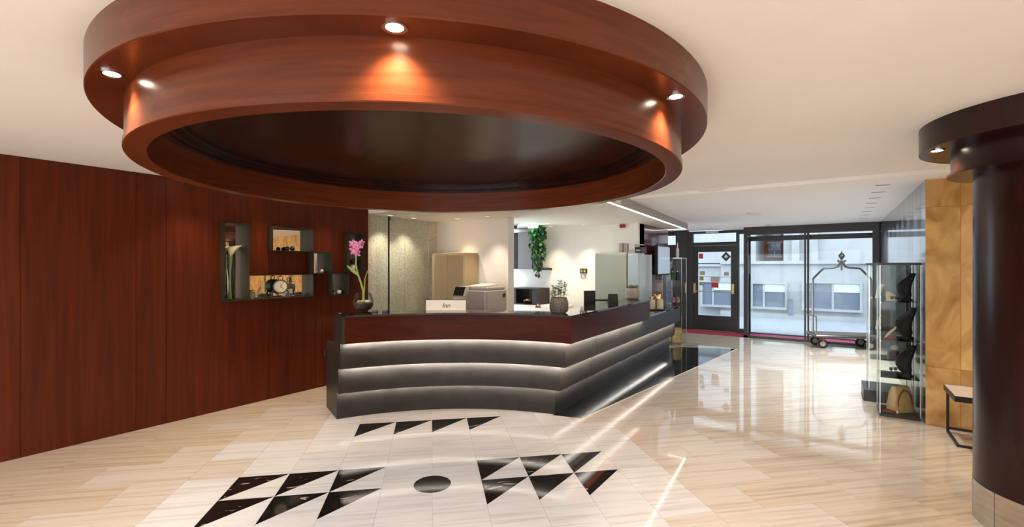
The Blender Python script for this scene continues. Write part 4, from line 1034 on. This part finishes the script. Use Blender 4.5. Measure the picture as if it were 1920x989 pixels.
MB().rbox(xcl-0.18, xcl+0.12, YD-0.09, YD-0.022, 2.425, 2.468, 0.006).build('housing', steel, t)
MB().box(xcl-0.05, xcl+0.05, YD-0.095, YD-0.09, 2.435, 2.455).build('cover', paper, t)
# vestibule
vx0, vx1, vm = -1.64, 0.70, -0.446
v = MB().box(vx0, vx0+0.08, YV-0.04, YV+0.04, 0, 2.32).box(vx1-0.04, vx1+0.06, YV-0.04, YV+0.04, 0, 2.32).box(vm-0.04, vm-0.008, YV-0.03, YV+0.03, 0.05, 2.32).box(vm+0.012, vm+0.05, YV-0.01, YV+0.05, 0.05, 2.32)
v.box(vx0, vx1+0.06, YV-0.05, YV+0.08, 2.31, 2.48).box(vx0, vx1+0.06, YV-0.04, YV+0.04, 0, 0.05)
door2 = v.build('door_2', dark_frame); struct(door2, 'dark framed glazed entrance vestibule with sliding glass doors')
MB().box(vx0+0.08, vm-0.04, YV, YV+0.01, 0.05, 2.31).build('glass_pane', clear, door2)
MB().box(vm+0.05, vx1-0.04, YV+0.015, YV+0.025, 0.05, 2.31).build('glass_pane', clear, door2)
sd = MB().box(vx0, vx0+0.05, YD-0.02, YD+0.06, 0, 2.31).box(vx0, vx0+0.05, YV+0.04, YD-0.02, 0, 0.05).box(vx0, vx0+0.05, YV+0.04, YD-0.02, 2.24, 2.31).box(vx0+0.05, vx1+0.06, YD, YD+0.06, 2.20, 2.31).box(vx1+0.0, vx1+0.06, YD, YD+0.06, 0, 2.2).box(vx0+0.05, vx1, YD, YD+0.06, 0, 0.04).build('rear_frame', dark_frame, door2)
MB().box(vx0+0.02, vx0+0.03, YV+0.04, YD-0.02, 0.05, 2.24).build('side_pane', clear, sd)
MB().box(vx0+0.10, vm+0.2, YD+0.02, YD+0.03, 0.04, 2.2).build('rear_pane', clear, sd)
MB().box(-0.36, -0.18, YV-0.062, YV-0.05, 2.40, 2.415).build('track_label', black_metal, door2)
struct(MB().box(0.76, 0.95, YV+0.08, YD+0.2, 0, CEIL2).build('trim_2', dark_frame), 'dark jamb at the right of the vestibule')
t = tag(MB().box(-3.0, vx0-0.005, YV-0.02, YD-0.03, 0.0, 0.012).build('red_doormat', red_carpet, origin=(-2.3, 12.0, 0)), 'long red carpet mat before the street door', 'doormat')
t = tag(MB().box(vx0+0.06, vx1-0.05, YV+0.045, YD-0.005, 0.0, 0.012).build('vestibule_carpet', pink_carpet, origin=(-0.5, 12.0, 0)), 'magenta carpet inside the glazed vestibule', 'carpet')

# ceiling fittings over the entrance
def disc_fit(name, px, py, z, rx, ry, lab, cat, m1, m2, rot=0.0):
    x_, y_ = G(px, py, z) if py > 500 else W((px-960)/870*((z-1.6)*870/(500-py)), (z-1.6)*870/(500-py))
    t = thing(name, lab, cat, (x_, y_, z), rot)
    MB().loft([(-0.018,0,0,rx*0.92,ry*0.92),(-0.012,0,0,rx,ry),(0,0,0,rx,ry)], 32).build('rim', m1, t, local=True, smooth=True)
    MB().loft([(-0.022,0,0,rx*0.8,ry*0.8),(-0.018,0,0,rx*0.84,ry*0.84)], 32).build('face', m2, t, local=True, smooth=True)
    return x_, y_
disc_fit('ceiling_speaker', 1337, 355, CEIL, 0.16, 0.09, 'oval cream ceiling fitting on the step before the entrance', 'ceiling fitting', plaster_w, paper)
disc_fit('ceiling_speaker', 1415, 400.5, CEIL2, 0.13, 0.13, 'round flat cream ceiling disc over the entrance hall', 'ceiling fitting', plaster_w, paper)
disc_fit('smoke_detector', 1440, 421.5, CEIL2, 0.06, 0.06, 'small round smoke detector before the vestibule header', 'smoke detector', paper, steel)
ordn = ('first', 'second', 'third', 'fourth', 'fifth', 'sixth', 'seventh', 'eighth')
for k, (px, py) in enumerate(((1655,346.5),(1646,360),(1640,371),(1634.5,381),(1630.5,389),(1625.5,396.5),(1621.5,403),(1618,409))):
    d_ = (CEIL2-1.6)*870/(500-py); x_, y_ = W((px-960)/870*d_, d_)
    t = thing('ceiling_slot', ordn[k]+' dark slot counted from the viewer along the entrance ceiling', 'ceiling slot', (x_, y_, CEIL2), 0, 'row of ceiling slots')
    MB().box(-0.065, 0.065, -0.02, 0.02, -0.006, 0).build('frame', steel, t, local=True)
    MB().box(-0.055, 0.055, -0.013, 0.013, -0.008, -0.006).build('louvre', machine_dark, t, local=True)
    spot('slot_fill', (x_, y_, CEIL2-0.02), 115, (0.86,0.93,1.0), R(120), 0.8, 0.04)  # fill light added at each slot to brighten the entrance

# ------------------------------------------------------------------ luggage cart
cc_ = G(1578, 652); ca = math.atan2(0.23, 0.64)
t = thing('luggage_cart', 'hotel luggage cart with arched grey metal hoop and finial', 'luggage cart', (cc_[0], cc_[1], 0), ca)
MB().rbox(-0.55, 0.55, -0.28, 0.28, 0.215, 0.265, 0.015).build('deck', gunmetal, t, local=True)
MB().box(-0.52, 0.52, -0.25, 0.25, 0.265, 0.275).build('deck_carpet', pot_dark, t, local=True)
hp = [(-0.50,0,0.27),(-0.50,0,1.33),(-0.485,0,1.37),(-0.33,0,1.545),(-0.30,0,1.56),(-0.12,0,1.575),(-0.06,0,1.60),(-0.035,0,1.65),(-0.035,0,1.71)]
for sgn in (-1, 1):
    MB().tube([(x*-sgn, y_, z) for x, y_, z in hp], 0.018, 10).build('hoop_post', gunmetal, t, local=True, smooth=True)
    MB().sphere(0.055*sgn, 0, 1.71, 0.022).build('scroll', gunmetal, t, local=True, smooth=True)
MB().tube([(0,0,1.52),(0,0,1.74)], 0.014, 10).build('centre_rod', gunmetal, t, local=True, smooth=True)
MB().loft([(1.74,0,0,0.03,0.03),(1.755,0,0,0.018,0.018),(1.775,0,0,0.045,0.045),(1.81,0,0,0.055,0.055),(1.845,0,0,0.04,0.04),(1.865,0,0,0.012,0.012),(1.885,0,0,0.014,0.014),(1.90,0,0,0.003,0.003)], 18).build('finial', gunmetal, t, local=True, smooth=True)
MB().tube([(-0.52,0.24,0.27),(-0.52,0.24,0.62),(-0.52,-0.24,0.62),(-0.52,-0.24,0.27)], 0.012, 8).build('end_rail', gunmetal, t, local=True)
for x in (-0.40, 0.40):
    for y_ in (-0.2, 0.2):
        cst = MB().box(x-0.012, x+0.012, y_-0.045, y_+0.03, 0.14, 0.215).build('caster_fork', gunmetal, t, local=True)
        wv = MB(); n_ = 24
        ring_ = [(0.088*math.cos(2*math.pi*k/n_), 0.088*math.sin(2*math.pi*k/n_)) for k in range(n_)]
        wv.prism_y([(x+a_, 0.088+b_) for a_, b_ in ring_], y_-0.02, y_+0.02)
        wv.build('wheel', machine_dark, cst, local=True)
        hb = MB().prism_y([(x+a_*0.55, 0.088+b_*0.55) for a_, b_ in ring_], y_-0.025, y_+0.025).build('hub', pot_stone, cst, local=True)

# ------------------------------------------------------------------ things in the niches
def in_niche(k, px, off=0.0):
    y0, y1, z0, z1 = niches[k]; X = (XF+XB)/2 + off
    return X, on_x(px, X)[0], z0 + 0.007
x_, y_, z_ = in_niche('A', 440)
y0, y1, z0, z1 = niches['A']; y_ = (y0+y1)/2 - 0.03
t = thing('lily_vase', 'tall clear glass vase with cream calla lilies in the tall niche', 'vase', (x_, y_, z_), T)
MB().loft([(0,0,0,0.05,0.05),(0.02,0,0,0.055,0.055),(0.25,0,0,0.050,0.050),(0.40,0,0,0.034,0.034),(0.52,0,0,0.036,0.036)], 28, cap=False).build('glass_body', clear_dark, t, local=True, smooth=True)
for k, (dx, dy, zt) in enumerate(((-0.03,0.01,0.64),(0.02,-0.02,0.58),(0.035,0.01,0.60))):
    st2 = MB().tube([(-dx*0.4,-dy*0.4,0.015),(0,0,0.3),(dx*0.6,dy*0.6,zt-0.09)], 0.009, 8).build('lily_stem', stem_green, t, local=True, smooth=True)
    mb = MB(); n_ = 16; rows = []
    for q in range(6):
        u_ = q/5; rr = 0.006 + 0.032*u_**1.4; lean = (0.5 if dx < 0 else 1)*dx*1.1
        for a_ in range(n_):
            an = 2*math.pi*a_/n_; ext = 0.04*u_*u_*math.cos(an)*(1 if dx > 0 else -1)
            rows.append((dx*0.6+lean*u_ + rr*math.cos(an) + ext, dy*0.6 + rr*math.sin(an), zt-0.095+0.10*u_ + 0.012*u_*math.cos(an)))
    fs_ = [(q*n_+a_, q*n_+(a_+1)%n_, (q+1)*n_+(a_+1)%n_, (q+1)*n_+a_) for q in range(5) for a_ in range(n_)]
    mb.add(rows, fs_); mb.build('lily_bloom', lily_cream, st2, local=True, smooth=True)
# white pot with small plant beside the clock
y0, y1, z0, z1 = niches['D']
t = thing('small_white_pot', 'small pale pot with a green sprig left of the clock', 'potted plant', (x_, y0+0.07, z0+0.007), T)
MB().loft([(0,0,0,0.03,0.03),(0.03,0,0,0.045,0.045),(0.07,0,0,0.043,0.043),(0.085,0,0,0.032,0.032)], 24).build('pot', pot_stone, t, local=True, smooth=True)
mb = MB()
for k in range(8): mb.leaf((0,0,0.085), (math.cos(k*0.8), math.sin(k*0.8), 0.9), (0,0,1), 0.055, 0.02, 0.4)
mb.build('leaves', leaf_g, t, local=True, smooth=True)
yc_ = on_x(525, -5.54)[0]
t = thing('mantel_clock', 'round black clock with cream dial in the long low niche', 'clock', (-5.53, yc_, z0+0.007), R(62))
zc = 0.135; rr = 0.085
ringp = [(rr*math.cos(2*math.pi*k/40), zc+rr*math.sin(2*math.pi*k/40)) for k in range(40)]
MB().prism_y(ringp, -0.03, 0.05).build('case', machine_dark, t, local=True, smooth=True)
dl = MB().prism_y([(a_*0.82, zc+(b_-zc)*0.82) for a_, b_ in ringp], -0.034, -0.030).build('dial', cream, t, local=True)
for a_, ln in ((0.5, 0.035), (2.3, 0.05)):
    MB().tube([(0,-0.037,zc),(ln*math.sin(a_),-0.037,zc+ln*math.cos(a_))], 0.003, 6).build('clock_hand', machine_dark, dl, local=True)
for k in range(12):
    a_ = k*math.pi/6; MB().box(0.058*math.sin(a_)-0.003, 0.058*math.sin(a_)+0.003, -0.036, -0.034, zc+0.058*math.cos(a_)-0.004, zc+0.058*math.cos(a_)+0.004).build('hour_mark', machine_dark, dl, local=True)
for s_ in (-1, 1):
    MB().tube([(s_*0.075,0.0,0.09),(s_*0.09,0.0,0.05),(s_*0.085,0.0,0.008)], 0.008, 8).build('foot', machine_dark, t, local=True, smooth=True)
MB().box(-0.11, 0.11, -0.03, 0.045, 0.0, 0.01).build('base_bar', machine_dark, t, local=True)
MB().tube([(-0.02,0,zc+rr),(-0.03,0,zc+rr+0.03),(0.0,0,zc+rr+0.045),(0.03,0,zc+rr+0.03),(0.02,0,zc+rr)], 0.006, 8).build('carry_ring', machine_dark, t, local=True, smooth=True)
t = thing('desk_frame', 'small dark low stand right of the clock', 'stand', (-5.55, on_x(557, -5.55)[0], z0+0.007), R(62))
MB().box(-0.08, 0.08, -0.01, 0.01, 0.02, 0.028).build('bar', machine_dark, t, local=True)
for s_ in (-1, 1): MB().box(s_*0.075-0.006, s_*0.075+0.006, -0.02, 0.02, 0, 0.045).build('foot', machine_dark, t, local=True)
def balls(k, items):
    y0, y1, z0, z1 = niches[k]
    for px, r_, m_, lab, cat in items:
        yb = on_x(px, -5.53)[0]
        t = thing('ornament_ball', lab, cat, (-5.53, yb, z0+0.007))
        MB().sphere(0, 0, r_, r_, 1, 1, 0.98, 20, 12).build('ball', m_, t, local=True, smooth=True)
        MB().lathe([(0.001,0),(r_*0.4,0),(r_*0.4,0.004),(0.001,0.004)], 0, 0, 16).build('base_ring', black_metal, t, local=True)
balls('B', ((538.5, 0.028, screen, 'left black ball in the wide upper niche', 'ornament'), (548, 0.030, screen, 'right black ball in the wide upper niche', 'ornament')))
balls('C', ((594, 0.016, chrome, 'tiny bright ball in the small niche below the wide one', 'ornament'), (603, 0.028, pot_stone, 'grey stone ball in the small niche below the wide one', 'ornament')))
balls('E', ((626.5, 0.018, pot_stone, 'small grey pebble ball in the lowest niche', 'ornament'), (635.5, 0.033, white_pebble, 'large cream ball in the lowest niche', 'ornament')))
y0, y1, z0, z1 = niches['F']
t = thing('shell_vase', 'cream and black bud vase in the upright niche', 'vase', (-5.54, on_x(661, -5.54)[0], z0+0.007))
MB().loft([(0,0,0,0.025,0.025),(0.04,0,0,0.042,0.042),(0.08,0,0,0.040,0.040),(0.105,0,0,0.02,0.02)], 20).build('vase_body', white_pebble, t, local=True, smooth=True)
MB().loft([(0.105,0,0,0.022,0.022),(0.14,0,0,0.045,0.045),(0.17,0,0,0.040,0.040),(0.19,0,0,0.01,0.01)], 20).build('black_top', machine_dark, t, local=True, smooth=True)

# ------------------------------------------------------------------ street outside
struct(MB().box(-30, 30, 12.45, 60, -0.25, -0.10).build('ground', asphalt), 'pale pavement and road outside the door')
struct(MB().box(-8, 8, 12.35, 13.2, -0.12, -0.02).build('doorstep', asphalt), 'pale doorstep outside the entrance')
YF = 17.5
fb = thing('white_street_house', 'white rendered house across the street with wide ground floor windows', 'building', (1.0, YF, -0.1))
MB().box(-3.2, 7.2, YF, YF+3, -0.1, 1.72).build('lower_wall', facade_w, fb)
MB().box(-3.2, 7.2, YF-0.10, YF, -0.1, 0.06).build('plinth', facade_w, fb)
MB().box(-3.2, 7.2, YF-0.12, YF, 1.68, 1.78).build('cornice', facade_w, fb)
xbr, xbl = on_y(1469, YF+0.6)[0], on_y(1417, YF+0.6)[0]
MB().box(xbr, 9.0, YF+0.6, YF+3, 1.72, 6.0).build('upper_wall', facade_w, fb)
MB().box(-9.0, xbl, YF+0.6, YF+3, 1.72, 6.0).build('upper_wall', facade_w, fb)
for x in (xbr+0.25, xbr+0.75): MB().box(x, x+0.22, YF+0.42, YF+0.6, 1.72, 6.0).build('pilaster', facade_w, fb)
def far_window(px0, px1, py0, py1, split):
    xa, d0 = on_y(px0, YF); xb, d1 = on_y(px1, YF); z0 = hz(py1, (d0+d1)/2); z1 = hz(py0, (d0+d1)/2)
    wdw = MB().box(xa, xb, YF-0.03, YF+0.0, z0, z1).build('window', facade_win, fb)
    MB().box(xa-0.06, xb+0.06, YF-0.09, YF, z1, z1+0.07).box(xa-0.06, xb+0.06, YF-0.12, YF, z0-0.07, z0).box(xa-0.06, xa, YF-0.09, YF, z0, z1).box(xb, xb+0.06, YF-0.09, YF, z0, z1).build('window_frame', facade_w, wdw)
    MB().box(xa+(xb-xa)*split, xb, YF-0.05, YF-0.03, z1-(z1-z0)*0.34, z1).build('blind', blind, wdw)
    MB().box(xa+(xb-xa)*split-0.06, xa+(xb-xa)*split, YF-0.06, YF-0.03, z0, z1).build('mullion', facade_w, wdw)
far_window(1412, 1472, 533, 576, 0.38); far_window(1508, 1612, 532, 580, 0.55); far_window(1318, 1372, 530, 572, 0.4)
x_p, d_p = on_y(1483, YF)
MB().box(x_p-0.06, x_p+0.06, YF-0.16, YF-0.10, 0.06, 0.55).build('downpipe', facade_win, fb)
bb = thing('brick_street_house', 'red brick house with white windows behind the white house', 'building', (-3.5, YF+3, -0.1))
MB().box(-7.5, -0.4, YF+3.2, YF+6, -0.1, 7.0).build('brick_wall', facade_b, bb)
for x in (-2.7, -2.05, -1.4, -0.9):
    for z in (2.0, 2.75):
        wdw = MB().box(x, x+0.42, YF+3.15, YF+3.2, z, z+0.5).build('window', facade_win, bb)
        MB().box(x-0.04, x+0.46, YF+3.12, YF+3.2, z+0.5, z+0.56).box(x-0.04, x+0.46, YF+3.12, YF+3.2, z-0.05, z).box(x+0.19, x+0.23, YF+3.12, YF+3.15, z, z+0.5).box(x, x+0.42, YF+3.12, YF+3.15, z+0.23, z+0.27).build('window_bars', facade_w, wdw)
pk = thing('white_annex', 'pale garden wall continuing left across the street', 'wall', (-6, YF, -0.1))
MB().box(-12, -3.2, YF+0.1, YF+0.6, -0.1, 1.6).build('wall_body', facade_w, pk)
MB().box(-12, -3.2, YF, YF+0.7, 1.6, 1.68).build('coping', facade_w, pk)
